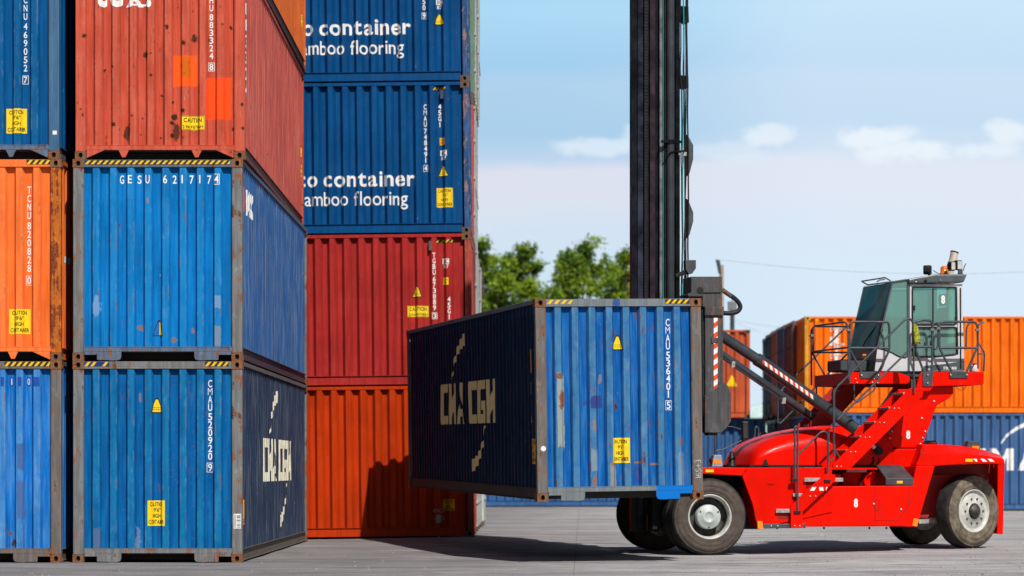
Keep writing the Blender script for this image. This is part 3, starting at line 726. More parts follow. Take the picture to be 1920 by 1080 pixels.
def near_stack():
    g = 'containers stacked in the second column'
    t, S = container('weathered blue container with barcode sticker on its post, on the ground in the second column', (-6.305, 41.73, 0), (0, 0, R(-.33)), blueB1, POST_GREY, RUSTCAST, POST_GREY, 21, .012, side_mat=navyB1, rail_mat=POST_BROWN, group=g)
    a = Art(); a.column('CMAU 520920 9', 0, 0, .100, .1135, .058); S['E'].decal(a, 'lettering', [INK_W], t, 1.965, 2.622, .0035, False)
    label_on(S, 'E', triangle(.235, .215), TRI, t, 1.197, 2.15, 'warning_triangle')
    label_on(S, 'E', caution_tall(.325, .365), [YEL, INK_K], t, 1.072, .528)
    a = Art(); a.rect(0, 0, .105, .212, 0); rnd = random.Random(2); z = .012
    while z < .195:
        h = rnd.choice((.003, .005, .009)); a.rect(.045, z, .098, z+h, 1); z += h+rnd.choice((.003, .006, .012))
    for k in range(14): a.rect(.010, .012+k*.0138, .022, .020+k*.0138, 1); a.rect(.026, .012+k*.0138, .032, .022+k*.0138, 1)
    S['PR'].decal(a, 'barcode_sticker', [INK_W, INK_K], t, CW-.128, .49, .003, lift=.001)
    S['H'].decal(tape(.36, .07, worn=3), 'hazard_tape', [inkmat('torn_blue_tape', (.01, .035, .16), .6), TAPE_Y], t, .165, CHT-.080, .002)
    S['H'].decal(tape(.34, .07), 'hazard_tape', [TAPE_K, TAPE_Y], t, 2.278-.38, CHT-.080, .002)
    label_on(S, 'R', caution_tall(.30, .36), [YEL_D, INK_K], t, .30, .54)
    cma_logo(S, 'R', t, [INK_C], 6.15)
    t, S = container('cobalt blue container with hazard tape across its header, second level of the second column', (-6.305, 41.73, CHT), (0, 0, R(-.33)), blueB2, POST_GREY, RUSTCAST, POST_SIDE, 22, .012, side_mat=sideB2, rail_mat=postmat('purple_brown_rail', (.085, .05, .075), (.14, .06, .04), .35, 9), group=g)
    for px, ch in zip((228, 244, 261, 277, 310, 327, 342, 359, 375, 392, 406.5), 'GESU6217174'):
        pass
    a = Art()
    for px, ch in zip((228, 244, 261, 277, 310, 327, 342, 359, 375, 392, 406.5), 'GESU6217174'): a.char(ch, (px-137)/SB, 2.552, .115, .058, bold=.012)
    a.frame((401-137)/SB, 2.532, (412-137)/SB, 2.688, .009); S['E'].decal(a, 'lettering', [INK_W], t, 0, 0, .0035, False)
    S['H'].decal(tape(2.09, .062), 'hazard_tape', [TAPE_K, TAPE_Y], t, .17, CHT-.076, .002)
    a = Art(); a.poly([(-.10, 0), (.11, 0), (.025, .225), (.0, .235), (-.02, .21)], 0); a.poly([(-.085, .01), (.008, .01), (.008, .20), (-.01, .195)], 1); a.poly([(.012, .014), (.088, .014), (.02, .20), (.012, .20)], 2)
    S['E'].decal(a, 'warning_triangle', [INK_K, inkmat('blue_overpaint', (.012, .13, .42), .2), YEL], t, 1.225, .36, .0035, True)
    a = Art(); a.rect(0, 0, .36, .36); S['R'].decal(a, 'red_emblem', [RED_INK], t, .27, 2.17, .003, True); a = Art(); a.text('SEACO', 0, .02, .32, 1.45, .06, 0, .05); S['R'].decal(a, 'lettering', [INK_W], t, .66, 2.17, .003, True)
    a = Art(); a.column('45G1', 0, 0, .09, .11, .06, boxlast=False); S['R'].decal(a, 'lettering', [INK_W], t, 11.2, 2.3, .003, False)
    t, S = container('salmon red container with orange repaint patches and rust spots, above the cobalt blue one', (-6.272, 41.74, 2*CHT), (0, 0, R(.12)), redB3, redB3, RUSTCAST, redB3, 23, .010, 'gussets', side_mat=sideB3, rail_mat=postmat('dark_red_rail', (.16, .045, .04), (.10, .035, .02), .4, 10), group=g)
    a = Art(); a.column('HU 883324 8', 0, 0, .090, .1110, .055); S['E'].decal(a, 'lettering', [INK_W], t, 1.947, 2.34, .0035, False)
    a = Art(); a.text('tex.', 0, 0, .40, .80, .035, 0, .10)
    for x in (.50, .64): a.rect(x, -.006, x+.09, .022)
    a.rect(.06, -.004, .13, .02); S['E'].decal(a, 'lettering', [INK_W], t, .29, 2.215, .0035, False)
    label_on(S, 'E', caution_wide(.42, .20), [YEL_D if False else YEL, inkmat('rusty_black_lettering', (.05, .02, .01), .9, (.35, .14, .01))], t, (341-141.7)/SB, (302.5-247)/SB)
    a = Art(); a.column('883324', 0, 0, .17, .235, .13, .03, boxlast=False); S['R'].decal(a, 'lettering', [INK_W], t, .36, 2.30, .003, False)
    label_on(S, 'R', caution_wide(.36, .22), [YEL, INK_K], t, 11.45, .93)
    label_on(S, 'R', triangle(.2, .22), TRI, t, 11.7, 1.28, 'warning_triangle')
    t, S = container('orange container at the very top of the second column, only its long side in view', (-6.28, 41.73, 3*CHT), (0, 0, R(-.1)), orangeB4, orangeB4, RUSTCAST_D, orangeB4, 24, .006, 'gussets', rail_mat=postmat('black_red_rail', (.06, .028, .025), (.08, .03, .02), .4, 14), group=g)
    label_on(S, 'R', caution_wide(.36, .22), [YEL, INK_K], t, 11.4, .75)
near_stack()

# --- stack standing lengthways behind, with its rows
blueC = paint('navy_blue_paint', (.0003, .058, .195), (.003, .085, .24), .3, False, .12, 0, .35, 15, spec=.12, rough=.42)
postC = postmat('scuffed_navy_post', (.006, .065, .19), (.30, .16, .12), .14, 6)
crimC = paint('crimson_paint', (.35, .022, .020), (.42, .045, .035), .3, False, .08, 0, .25, 16, spec=.12, rough=.42)
redC = paint('rust_orange_red_paint', (.45, .034, .002), (.50, .05, .006), .3, False, .12, 0, .25, 17, spec=.12, rough=.42)
SC_ = 98.2
def snap(p):                                      # a flat of the fluted side, wide enough for a stencilled code
    c = [.26+.278*k+d for k in range(42) for d in (.10, .239)]; return min(c, key=lambda q: abs(q-p))
def bamboo(S, t, xr, base, right1, b1, right2, b2):
    K = lambda px: CL-(xr-px)/SC_; Z = lambda py, px=700: (base+(xr-px)*.0113-py)/SC_
    w = 172/SC_; a = Art(); a.text('container', 0, 0, .295, w, .020, 0, .09); a.text('eco', -(11+58)/SC_, 0, .295, 58/SC_, .020, 0, .09); S['L'].decal(a, 'lettering', [INK_W], t, K(right1)-w, Z(b1), .0035, False)
    w = 101/SC_; a = Art(); a.text('flooring', 0, 0, .262, w, .006, 0, .08); a.text('bamboo', -(11+96)/SC_, 0, .262, 96/SC_, .006, 0, .08); S['L'].decal(a, 'lettering', [INK_W], t, K(right2)-w, Z(b2), .0035, False)
    return K, Z
def ic_mark():
    a = Art(); a.rect(0, .08, .125, .185, 0); a.char('I', .028, .095, .075, .012, bold=.01, mat=1); a.char('I', .048, .095, .075, .012, bold=.01, mat=1); a.char('C', .088, .095, .075, .05, bold=.012, mat=1)
    a.char('8', .040, 0, .065, .045, bold=.014, mat=0); a.char('7', .092, 0, .065, .045, bold=.014, mat=0); return a
def lengthways_stack():
    rot = (R(-.65), 0, R(90)); g = 'containers stacked lengthways behind the second column'
    up = Matrix.Rotation(R(90), 4, 'Z') @ Matrix.Rotation(R(-.65), 4, 'X') @ Vector((0, 0, CHT+.004))
    P = Vector((-.717, 55.5, .053))
    t, S = container('orange red container on the ground under the crimson one, partly behind the lifted container', P, rot, redC, postmat('red_post', (.22, .045, .03), (.10, .03, .02), .3, 12), RUSTCAST_D, redC, 31, .012, 'gussets', detail=2, group=g)
    label_on(S, 'L', caution_tall(.22, .22), [YEL_D, INK_K], t, CL-(889.6-831)/SC_, .50)
    a = Art(); a.text('CAXU', 0, 0, .07, .19, .005); a.rect(.07, -.06, .16, .10, 0); a.text('45G1', .0, .14, .07, .22, .005); a.char('G', .22, 0, .08, .05); a.char('1', .30, 0, .08, .03); S['L'].decal(a, 'lettering', [inkmat('faded_lettering', (.42, .30, .28), .6, (.3, .06, .04))], t, CL-.80, .33, .003, False)
    P = P+up
    t, S = container('crimson container second from the ground in the lengthways stack', P, rot, crimC, postmat('crimson_post', (.34, .05, .04), (.36, .10, .03), .25, 13), RUSTCAST, crimC, 32, .012, 'gussets', group=g)
    K = lambda px: CL-(886-px)/SC_; Z = lambda py: (722.6-py)/SC_
    a = Art(); a.column('TGBU 673889 3', 0, 0, .092, .109, .056, .02); S['L'].decal(a, 'lettering', [INK_W], t, snap(K(811)), Z(474), .0035, False)
    a = Art(); a.column('45G1', 0, 0, .092, .112, .056, .02, boxlast=False); S['L'].decal(a, 'lettering', [INK_W], t, snap(K(839)), Z(557), .0035, False)
    label_on(S, 'L', ic_mark(), [INK_W, crimC], t, K(832), Z(503), 'inspection_mark', False)
    a = Art(); a.rect(0, 0, .10, .14); a.text('2.9m', .015, .085, .03, .07, 0, 1); a.text("9'6\"", .02, .03, .03, .06, 0, 1); label_on(S, 'L', a, [YEL, INK_K], t, K(833), Z(534))
    label_on(S, 'L', triangle(.205, .22), TRI, t, K(783.5), Z(557), 'warning_triangle')
    label_on(S, 'L', caution_wide(.405, .215), [YEL, INK_K], t, K(765), Z(594))
    label_on(S, 'L', tape(.35, .06, step=.09), [TAPE_K, TAPE_Y], t, K(819), Z(455), 'hazard_tape')
    mb = MB(); mb.box(-.0, .05, -.035, .035, -.09, .09); o = mb.build('vent', simple('vent_metal', (.10, .06, .06), .6), t, bevel=.008); o.location = (.012, CL-K(809.5), Z(461))
    P = P+up
    t, S = container('navy container with bamboo flooring lettering and caution label, directly on the crimson container', P, rot, blueC, postC, RUSTCAST_D, blueC, 33, .012, 'gussets', group=g)
    K, Z = bamboo(S, t, 884, 437.5, 780, 349, 766, 385)
    a = Art(); a.column('CMAU 748491 4', 0, 0, .092, .1105, .056, .02); S['L'].decal(a, 'lettering', [INK_W], t, snap(K(806)), Z(195.5, 806), .0035, False)
    a = Art(); a.column('45G1', 0, 0, .092, .115, .056, .02, boxlast=False); S['L'].decal(a, 'lettering', [INK_W], t, snap(K(833)), Z(195, 833), .0035, False)
    a = Art(); a.rect(0, 0, .10, .14); a.text('2.9m', .015, .085, .03, .07, 0, 1); a.text("9'6\"", .02, .03, .03, .06, 0, 1); label_on(S, 'L', a, [YEL_D, INK_K], t, K(827), Z(272, 830))
    label_on(S, 'L', ic_mark(), [INK_W, blueC], t, K(828), Z(300, 830), 'inspection_mark', False)
    label_on(S, 'L', triangle(.205, .22), TRI, t, K(833.5), Z(331, 833), 'warning_triangle')
    label_on(S, 'L', caution_tall(.31, .37), [YEL, INK_K], t, K(820), Z(389, 830))
    S['L'].decal(tape(.35, .055), 'hazard_tape', [TAPE_K, TAPE_Y], t, K(815), 2.74, .003)
    mb = MB(); mb.box(-.0, .05, -.035, .035, -.08, .08); o = mb.build('vent', simple('vent_metal', (.03, .04, .06), .6), t, bevel=.008); o.location = (.012, CL-K(832), 2.65)
    P = P+up
    t, S = container('topmost navy container with bamboo flooring lettering, cut off by the top of the photo', P, rot, blueC, postC, RUSTCAST_D, blueC, 34, .012, 'gussets', group=g)
    K, Z = bamboo(S, t, 880, 155.5, 771, 67, 758, 104)
    a = Art(); a.column('CMAU 748350 9', 0, 0, .092, .1105, .056, .02); S['L'].decal(a, 'lettering', [INK_W], t, snap(K(798)), Z(30, 798)+.1105*10.9, .0035, False)
    label_on(S, 'L', ic_mark(), [INK_W, blueC], t, K(819), Z(19, 819), 'inspection_mark', False)
    label_on(S, 'L', triangle(.205, .22), TRI, t, K(825), Z(49, 825), 'warning_triangle')
    # rows behind, seen only by their door ends
    gm = {'green': (.10, .20, .13), 'red': (.40, .06, .05), 'blue': (.03, .09, .22), 'maroon': (.16, .03, .03), 'grey': (.35, .36, .37), 'pale': (.52, .60, .54)}
    mats = {k: simple(k+'_door_paint', v, .5, var=.15, scale=3) for k, v in gm.items()}; rod = simple('galvanised_rod', (.42, .42, .40), .4, .4)
    desc = {(1, 3): ('green', -.755), (2, 3): ('green', -.725), (1, 2): ('red', -.765), (2, 2): ('blue', -.765), (1, 1): ('maroon', -.735), (2, 1): ('grey', -.735), (3, 1): ('maroon', -.71),
            (1, 0): ('red', -.715), (2, 0): ('red', -.705), (3, 0): ('green', -.70), (4, 0): ('pale', -.64)}
    lev = ['on the ground', 'on the second level', 'on the third level', 'on the fourth level']; rown = {1: 'first row', 2: 'second row', 3: 'third row', 4: 'farthest row'}
    for (k, l), (c, X) in desc.items():
        container('%s container edge with lock rods, %s behind the lengthways stack, %s' % (c, rown[k], lev[l]), (X, 55.5+2.52*k, .06+l*CHT), (0, 0, R(90)), mats[c], mats[c], RUSTCAST_D, mats[c], 40+k, 0, 'gussets', end='door', detail=0, rod=rod, group='container ends behind the lengthways stack')
lengthways_stack()

# --- the container held by the handler
KB = lambda px: (px-1008)/129.6
KZ = lambda px, py: (941-.015*(px-1008)-py)/131
bare = (.30, .33, .28)
blueK = paint('scuffed_blue_paint', (.0003, .095, .36), (.06, .19, .33), .85, True, .58, 0, .45, 18,
    marks=[('box', KB(1055), KZ(1055, 770), .058, .55, bare, .85), ('oval', KB(1057), KZ(1057, 750), .05, .14, RUST, .9), ('oval', KB(1054), KZ(1054, 706), .06, .05, RUST, .85),
           ('box', KB(1122), KZ(1122, 753), .095, .095, (.03, .045, .20), .9), ('oval', KB(1103), KZ(1103, 756), .04, .05, (.04, .05, .22), .8),
           ('oval', KB(1118), KZ(1118, 797), .03, .12, (.28, .17, .10), .85), ('box', KB(1118), KZ(1118, 862), .055, .16, (.24, .30, .30), .6), ('oval', KB(1117), KZ(1117, 902), .03, .08, (.30, .11, .03), .9),
           ('box', KB(1153), KZ(1153, 893), .05, .20, (.27, .25, .19), .8), ('oval', KB(1154), KZ(1154, 870), .05, .05, (.30, .12, .04), .8),
           ('box', KB(1201), KZ(1201, 867), .06, .014, (.30, .13, .05), .9), ('box', KB(1232), KZ(1232, 870), .06, .016, (.30, .13, .05), .9), ('box', KB(1201), KZ(1201, 890), .055, .13, (.02, .06, .26), .8),
           ('oval', KB(1283), KZ(1283, 828), .032, .08, (.22, .09, .05), .85), ('oval', KB(1284), KZ(1284, 854), .03, .05, RUST_D, .85), ('box', KB(1283), KZ(1283, 880), .045, .26, (.22, .30, .36), .6),
           ('oval', KB(1131), KZ(1131, 710), .03, .07, (.28, .20, .14), .6)])
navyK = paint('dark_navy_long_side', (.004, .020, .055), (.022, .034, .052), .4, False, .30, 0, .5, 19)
railK = paint('worn_sill_paint', (.16, .19, .21), (.22, .22, .20), .4, False, .55, 0, .4, 20,
    marks=[('box', 2.02, .10, .30, .5, (.004, .15, .52), 1.0), ('oval', 1.19, 2.85, .06, .4, (.01, .06, .28), .8)])
def lifted():
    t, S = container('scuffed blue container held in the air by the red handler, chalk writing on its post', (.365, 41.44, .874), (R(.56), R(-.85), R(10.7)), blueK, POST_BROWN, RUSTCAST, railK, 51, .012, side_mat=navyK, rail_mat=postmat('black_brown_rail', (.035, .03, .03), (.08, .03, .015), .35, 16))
    a = Art(); a.column('CMAU 536401 5', 0, 0, .100, .1120, .058); S['E'].decal(a, 'lettering', [INK_W], t, 1.955, 2.60, .0035, False)
    label_on(S, 'E', triangle(.225, .215), TRI, t, KB(1165), 2.157, 'warning_triangle')
    label_on(S, 'E', caution_tall(.32, .36), [YEL, INK_K], t, KB(1153), .539)
    S['H'].decal(tape(.38, .066, step=.10, worn=None), 'hazard_tape', [railK, TAPE_Y], t, .17, CHT-.080, .002)
    S['H'].decal(tape(.36, .066), 'hazard_tape', [TAPE_K, TAPE_Y], t, 2.278-.37, CHT-.080, .002)
    a = Art(); a.text('16S+3', 0, 0, .085, .26, -.014); a.v = [(-z, x) for x, z in a.v]; a.poly([(-.10, .20), (-.10, .26), (-.105, .26), (-.105, .20)])
    S['PR'].decal(a, 'chalk_writing', [inkmat('chalk', (.50, .53, .56), .7, (.2, .18, .16))], t, CW-.028, .31, .003)
    a = Art(); a.poly([(.038*math.cos(k*.5236), .038*math.sin(k*.5236)) for k in range(12)]); S['PL'].decal(a, 'sticker', [INK_W], t, .095, .76, .003)
    label_on(S, 'L', caution_tall(.38, .36), [YEL_D, INK_K], t, CL-.62, .54)
    label_on(S, 'L', triangle(.22, .22), [INK_K, YEL_D, INK_K], t, CL-.5, 1.12, 'warning_triangle')
    a = Art(); a.frame(0, 0, .12, .16, .012); S['L'].decal(a, 'lettering', [INK_C], t, CL-.55, 1.55, .003)
    a = Art(); a.rect(0, 0, .10, .34); S['L'].decal(a, 'warning_label', [YEL_D], t, CL-.5, 1.85, .003)
    cma_logo(S, 'L', t, [INK_G], CL-5.96)
lifted()

# ------------------------------------------------------------------ the container handler
VO = Vector((3.083, 45.2, 0)); VA = R(12); CA, SA = math.cos(VA), math.sin(VA)
def Lp(x, y, v):
    """a point of the machine (rearwards, across, up) from where it shows in the photograph and its depth across the machine"""
    t = (x-960)/F; u = (t*(VO.y+CA*v)-VO.x+SA*v)/(CA-SA*t); Y = VO.y+SA*u+CA*v
    return Vector((u, v, CH+(HY-y)*Y/F))
def PL(v, pts): return [(q.x, q.z) for q in (Lp(x, y, v) for x, y in pts)]
def crop(x0, y0, k): return lambda pts: [(x0+x/k, y0+y/k) for x, y in pts]
c1 = crop(1480, 460, 3.177); c2 = crop(1300, 700, 3); c3 = crop(1560, 700, 3); c4 = crop(1600, 460, 6.75); c5 = crop(1600, 600, 6.75); c8 = crop(1280, 460, 2.456)

def redpaint():
    m, nt, b = newmat('glossy_red_machine_paint'); g = G(nt); ob = g.tc.outputs['Object']
    n = g.noise(ob, 1.5, 5, .6); d = g.noise(g.mapped(scale=(3, 3, .8)), 2.5, 7, .7); f = g.noise(ob, 40, 3, .6)
    c = g.mix(g.rng(n, .3, .7), (.62, .0045, .0005), (.78, .0065, .0008)); c = g.mix(g.mul(g.rng(d, .56, .75), .14), c, (.50, .03, .012))
    c = g.mix(g.mul(g.rng(f, .68, .72), .5), c, (.10, .02, .015))
    s_ = g.noise(g.mapped(scale=(6, 6, .8)), 2.5, 5, .7); c = g.mix(g.mul(g.rng(s_, .56, .68), .40), c, (.25, .02, .012))
    g.ln(c, b.inputs['Base Color']); g.ln(g.rng(d, .3, .75, .22, .48), b.inputs['Roughness']); b.inputs['Specular IOR Level'].default_value = .06
    b.inputs['Coat Weight'].default_value = .035; b.inputs['Coat Roughness'].default_value = .15; g.bump(g.math('ADD', n, g.mul(d, .15)), .25, .03, b); return m
def glassmat(name, tint, refl=.10, film_sheen=.3, ior=.6):
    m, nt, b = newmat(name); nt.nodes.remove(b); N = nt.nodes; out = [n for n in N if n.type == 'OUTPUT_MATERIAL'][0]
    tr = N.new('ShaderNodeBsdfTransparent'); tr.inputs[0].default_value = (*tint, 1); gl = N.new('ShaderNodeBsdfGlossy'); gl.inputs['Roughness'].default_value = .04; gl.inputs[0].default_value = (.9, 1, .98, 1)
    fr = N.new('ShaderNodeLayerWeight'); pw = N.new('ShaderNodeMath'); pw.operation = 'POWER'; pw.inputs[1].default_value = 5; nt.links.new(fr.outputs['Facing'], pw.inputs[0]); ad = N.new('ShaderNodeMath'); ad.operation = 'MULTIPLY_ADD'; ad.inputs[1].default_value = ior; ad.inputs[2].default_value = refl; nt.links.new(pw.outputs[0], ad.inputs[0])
    mx = N.new('ShaderNodeMixShader'); nt.links.new(ad.outputs[0], mx.inputs[0]); df = N.new('ShaderNodeBsdfDiffuse'); df.inputs[0].default_value = (*[q**.6*.95 for q in tint], 1); m1 = N.new('ShaderNodeMixShader'); m1.inputs[0].default_value = film_sheen; nt.links.new(tr.outputs[0], m1.inputs[1]); nt.links.new(df.outputs[0], m1.inputs[2]); nt.links.new(m1.outputs[0], mx.inputs[1]); nt.links.new(gl.outputs[0], mx.inputs[2]); nt.links.new(mx.outputs[0], out.inputs[0]); return m  # even teal mixed into the glass: dusty tint plus painted sky reflection
def tyremat(name, a, b2, dusty):
    m, nt, b = newmat(name); g = G(nt); n = g.noise(g.tc.outputs['Object'], 7, 6, .7)
    c = g.mix(g.rng(n, .35, .65), a, b2); g.ln(c, b.inputs['Base Color']); b.inputs['Roughness'].default_value = .85; b.inputs['Specular IOR Level'].default_value = .2; g.bump(n, .3, .008, b); return m

def handler():
    T = empty('container_handler', VO, (0, 0, VA)); tag(T, 'red container handler with tall black mast and teal glass cab, carrying the blue container', 'container handler')
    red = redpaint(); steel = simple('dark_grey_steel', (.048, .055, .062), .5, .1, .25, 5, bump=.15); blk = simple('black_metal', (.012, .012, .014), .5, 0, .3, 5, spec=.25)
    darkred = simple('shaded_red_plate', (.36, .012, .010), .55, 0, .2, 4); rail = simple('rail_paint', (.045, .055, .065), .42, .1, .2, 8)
    alu = simple('worn_tread_metal', (.36, .33, .31), .55, .2, .3, 18); bolt_m = simple('bright_bolt', (.55, .52, .48), .35, .7, .2)
    rubber = tyremat('black_rubber', (.016, .015, .015), (.035, .032, .030), 0); wall = tyremat('dusty_tyre_wall', (.060, .048, .041), (.095, .078, .066), 1); wall_r = tyremat('tan_dusty_tyre_wall', (.085, .070, .052), (.20, .165, .12), 1)
    rimp = simple('cream_rim_paint', (.46, .46, .42), .5, 0, .18, 9); hubp = simple('pale_hub_paint', (.42, .46, .455), .5, 0, .12, 9); grease_shade = simple('greasy_shaded_metal', (.05, .045, .04), .5, .2, .5, 14)  # dark metal: real grease on hubs and nuts, painted shade in rim dish
    cabw = simple('light_grey_cab_paint', (.52, .52, .54), .4, 0, .05, 3); cabd = simple('dark_grey_cab_paint', (.065, .078, .088), .4, 0, .12, 4)
    rusty = postmat('worn_black_spreader_paint', (.055, .058, .064), (.16, .075, .04), .22, 21); mastm = simple('black_mast_paint', (.005, .0055, .009), .32, 0, .8, 3, spec=.16); mastr = simple('brown_black_mast_flange', (.028, .016, .022), .42, 0, .5, 4, spec=.15)
    mastl = simple('highlit_mast_face', (.13, .13, .145), .35, .1, .5, 4, spec=.3); cylm = simple('grey_cylinder_paint', (.034, .040, .048), .35, .1, .2, 3); teal = simple('teal_hose', (.0, .25, .21), .4, 0, .1)  # mast face: flange highlight painted in as a lighter grey
    orange = simple('orange_reflector', (.85, .22, .01), .35, 0, .1); yel = simple('yellow_reflector', (.85, .52, .01), .35, 0, .1); white = INK_W
    def bolts(parent, pts, v, r=.011):
        for x, y in pts:
            p = Lp(x, y, v); mb = MB(); mb.lathe([(r*1.25, 0), (r*1.2, .010), (r*.7, .018), (0, .018)], Matrix.Translation(p) @ Matrix.Rotation(R(90), 4, 'X'), 8); mb.build('bolt', bolt_m, parent)

    # ---------------- wheels
    def wheel(center, steer, rear, deep):
        W_ = .32; M = Matrix.Translation(center) @ Matrix.Rotation(steer, 4, 'Z') @ Matrix.Rotation(R(90), 4, 'X')   # local z -> -v (towards the viewer)
        r = .60; w = empty('wheel'); w.parent = T
        prof = [(.348, -.02), (.36, .0), (.385, .008), (.392, .002), (.400, .012), (.462, .018), (.470, .010), (.478, .017), (.535, .008), (.543, -.008), (.556, -.006), (.566, -.010), (.572, -.012), (.590, -.028), (.600, -.055)]
        if rear: mid = [(.601, -.10), (.602, -.16), (.601, -.22)]
        else:
            mid = []
            for k in range(4): a = -.075-k*.052; mid += [(.600, a), (.600, a-.036), (.588, a-.040), (.588, a-.048)]
        prof2 = [(rr, -W_-a) for rr, a in prof[::-1]]
        mb = MB(); mb.lathe(prof[:12], M, 56, 1); mb.lathe(prof[11:]+mid+prof2[:4], M, 56, 0); mb.lathe(prof2[3:], M, 56, 1)
        mb.build('tyre', [rubber, wall_r if rear else wall], w)
        mb = MB()
        if rear:
            mb.lathe([(.350, -.03), (.352, -.004), (.335, .002), (.325, -.02), (.30, -.045), (.27, -.030), (.24, -.012), (.13, -.006), (.128, .0)], M, 48)
            mb.lathe([(.352, -W_+.02), (.30, -W_+.05), (.12, -W_+.06), (0, -W_+.06)], M, 32); mb.build('rim', rimp, w)
            mb = MB(); mb.lathe([(.115, -.004), (.11, .03), (.07, .05), (.035, .075), (0, .078)], M, 24); mb.build('hub', grease_shade, w)
            for k in range(10):
                a = 2*math.pi*k/10; p = M @ Vector((.205*math.cos(a), .205*math.sin(a), -.010)); nb = MB(); nb.lathe([(.016, 0), (.016, .02), (0, .022)], Matrix.Translation(p) @ M.to_3x3().to_4x4(), 6); nb.build('wheel_nut', grease_shade, w)
        else:
            mb.lathe([(.350, -.03), (.353, .0), (.338, .006), (.325, -.02), (.312, -.045), (.306, -.10)], M, 56); mb.lathe([(.352, -W_+.02), (.30, -W_+.04), (.12, -W_+.05), (0, -W_+.05)], M, 32); mb.build('rim', rimp, w); mb = MB(); mb.lathe([(.306, -.10), (.300, -.20), (.27, -.225), (.05, -.23)], M, 48); mb.build('rim_disc', grease_shade, w)  # dark disc colour stands in for the shade inside the dished rim
            if deep:
                mb = MB(); mb.lathe([(.192, -.22), (.190, -.055), (.180, -.046), (.10, -.044), (.098, -.040), (.07, -.040), (.068, -.044), (0, -.044)], M, 40); mb.build('hub', hubp, w)
                for k in range(3):
                    a = 2*math.pi*k/3+2.6; p = M @ Vector((.165*math.cos(a), .165*math.sin(a), -.046)); nb = MB(); nb.lathe([(.012, 0), (.012, .014), (0, .015)], Matrix.Translation(p) @ M.to_3x3().to_4x4(), 6); nb.build('wheel_nut', grease_shade, w)
        return w
    for v, dp in ((0.02, True), (.40, False), (2.98, False), (3.36, False)): wheel((0, v, .60), 0, False, dp)
    rw = Lp(1827, 961.5, .75); rw.z = .666; wheel(rw, R(25), True, False)
    rw2 = rw+Vector((-.06, 2.2, -.0)); wheel(rw2, R(22), True, False)
    mb = MB(); mb.tube([(0, .34, .6), (0, .80, .6)], .17, 20); mb.tube([(0, .78, .6), (0, 2.9, .6)], .22, 20); mb.box(-.3, .3, 1.3, 2.4, .4, .85); mb.build('front_axle', blk, T)
    mb = MB(); mb.box(rw.x-.12, rw.x+.12, 1.05, 2.7, .55, .80); mb.tube([(rw.x-.25, .95, .62), (rw.x-.25, 2.9, .62)], .03, 8); mb.tube([(rw.x-.9, 1.3, .72), (rw.x-.15, 1.2, .70)], .035, 8); mb.build('rear_axle', blk, T)
    mb = MB(); mb.prism(PL(1.0, c3([(485, 822), (590, 820), (590, 842), (490, 845)])), 1.0, 1.06); mb.build('steering_link', alu, T)

    # ---------------- chassis
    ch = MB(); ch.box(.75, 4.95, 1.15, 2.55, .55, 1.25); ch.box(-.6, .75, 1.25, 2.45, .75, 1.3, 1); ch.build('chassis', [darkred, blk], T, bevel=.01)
    mb = MB(); z1 = Lp(1400, 876.7, .08).z; x1 = Lp(1400, 877, .08).x
    mb.box(-.78, x1, .08, .78, z1-.05, z1); mb.prism(PL(.08, [(1236, 886), (1236, 877), (1400, 876.9), (1392, 892), (1325, 888.5)]), .06, .10)
    mb.prism(PL(.08, [(1392, 891.5), (1400, 876.7), (1561, 876.7), (1561, 960), (1421, 991), (1412, 945)]), .10, .16)
    mb.box(-.78, -.74, .08, .78, z1-.12, z1-.02); mb.build('front_fender', red, T, bevel=.006)
    mb = MB(); mb.box(-.78, x1, 2.92, 3.62, z1-.05, z1); mb.box(-.78, x1, 3.6, 3.64, z1-.13, z1-.0); mb.build('front_fender', red, T, bevel=.006)
    mb = MB(); mb.box(x1, Lp(1640, 877, .3).x, .16, 3.5, z1-.03, z1-.002); mb.build('deck', red, T)
    mb = MB(); mb.prism(PL(.9, [(1222, 880), (1400, 880), (1424, 992), (1222, 992)]), .84, .90); mb.build('wheel_well_liner', blk, T)
    mb = MB(); mb.prism(PL(.05, [(1323, 880), (1338, 880), (1338, 885.5), (1323, 885.5)]), .050, .058); mb.build('side_reflector', yel, T)
    # side tank and its door
    mb = MB(); mb.prism(PL(.12, [(1411.5, 913), (1720, 910.5), (1694, 987), (1431, 988)]), .12, 1.0); tank = mb.build('side_tank', red, T, bevel=.012)
    mb = MB()
    for seg in ([(243, 634), (243, 826), (368, 826), (432, 742), (434, 634)], [(236, 720), (240, 708), (268, 714), (270, 760), (262, 770), (240, 768), (236, 720)]):
        mb.tube([Lp(x, y, .119) for x, y in c3(seg)], .0045, 5)
    mb.build('door_seam', simple('dark_seam_line', (.12, .006, .006), .7), tank)  # thin dark lines drawn for the door joints
    bolts(tank, c3([(235, 735), (388, 766)]), .12, .016)
    for px in (1457, 1545, 1630, 1662): 
        p = Lp(px, 988, .5); mb = MB(); mb.tube([p, p-Vector((0, 0, .035))], .015, 6); mb.build('drain_plug', blk, tank)
    mb = MB(); mb.prism(PL(.11, c2([(412, 622), (452, 622), (452, 630), (412, 630)])), .10, .16); mb.prism(PL(.11, c2([(420, 630), (444, 630), (444, 636), (420, 636)])), .11, .15); mb.build('filler_cap', blk, tank)
    mb = MB(); mb.prism(PL(.115, c2([(434, 646), (453, 646), (453, 656), (434, 656)])), .108, .118); mb.build('sticker', white, tank)
    mb = MB(); mb.prism(PL(.05, c2([(395, 848), (632, 846), (632, 870), (395, 873)])), .05, .45); mb.build('step_bumper', steel, T, bevel=.006)
    bolts(T, c2([(438, 859), (474, 859)]), .05)
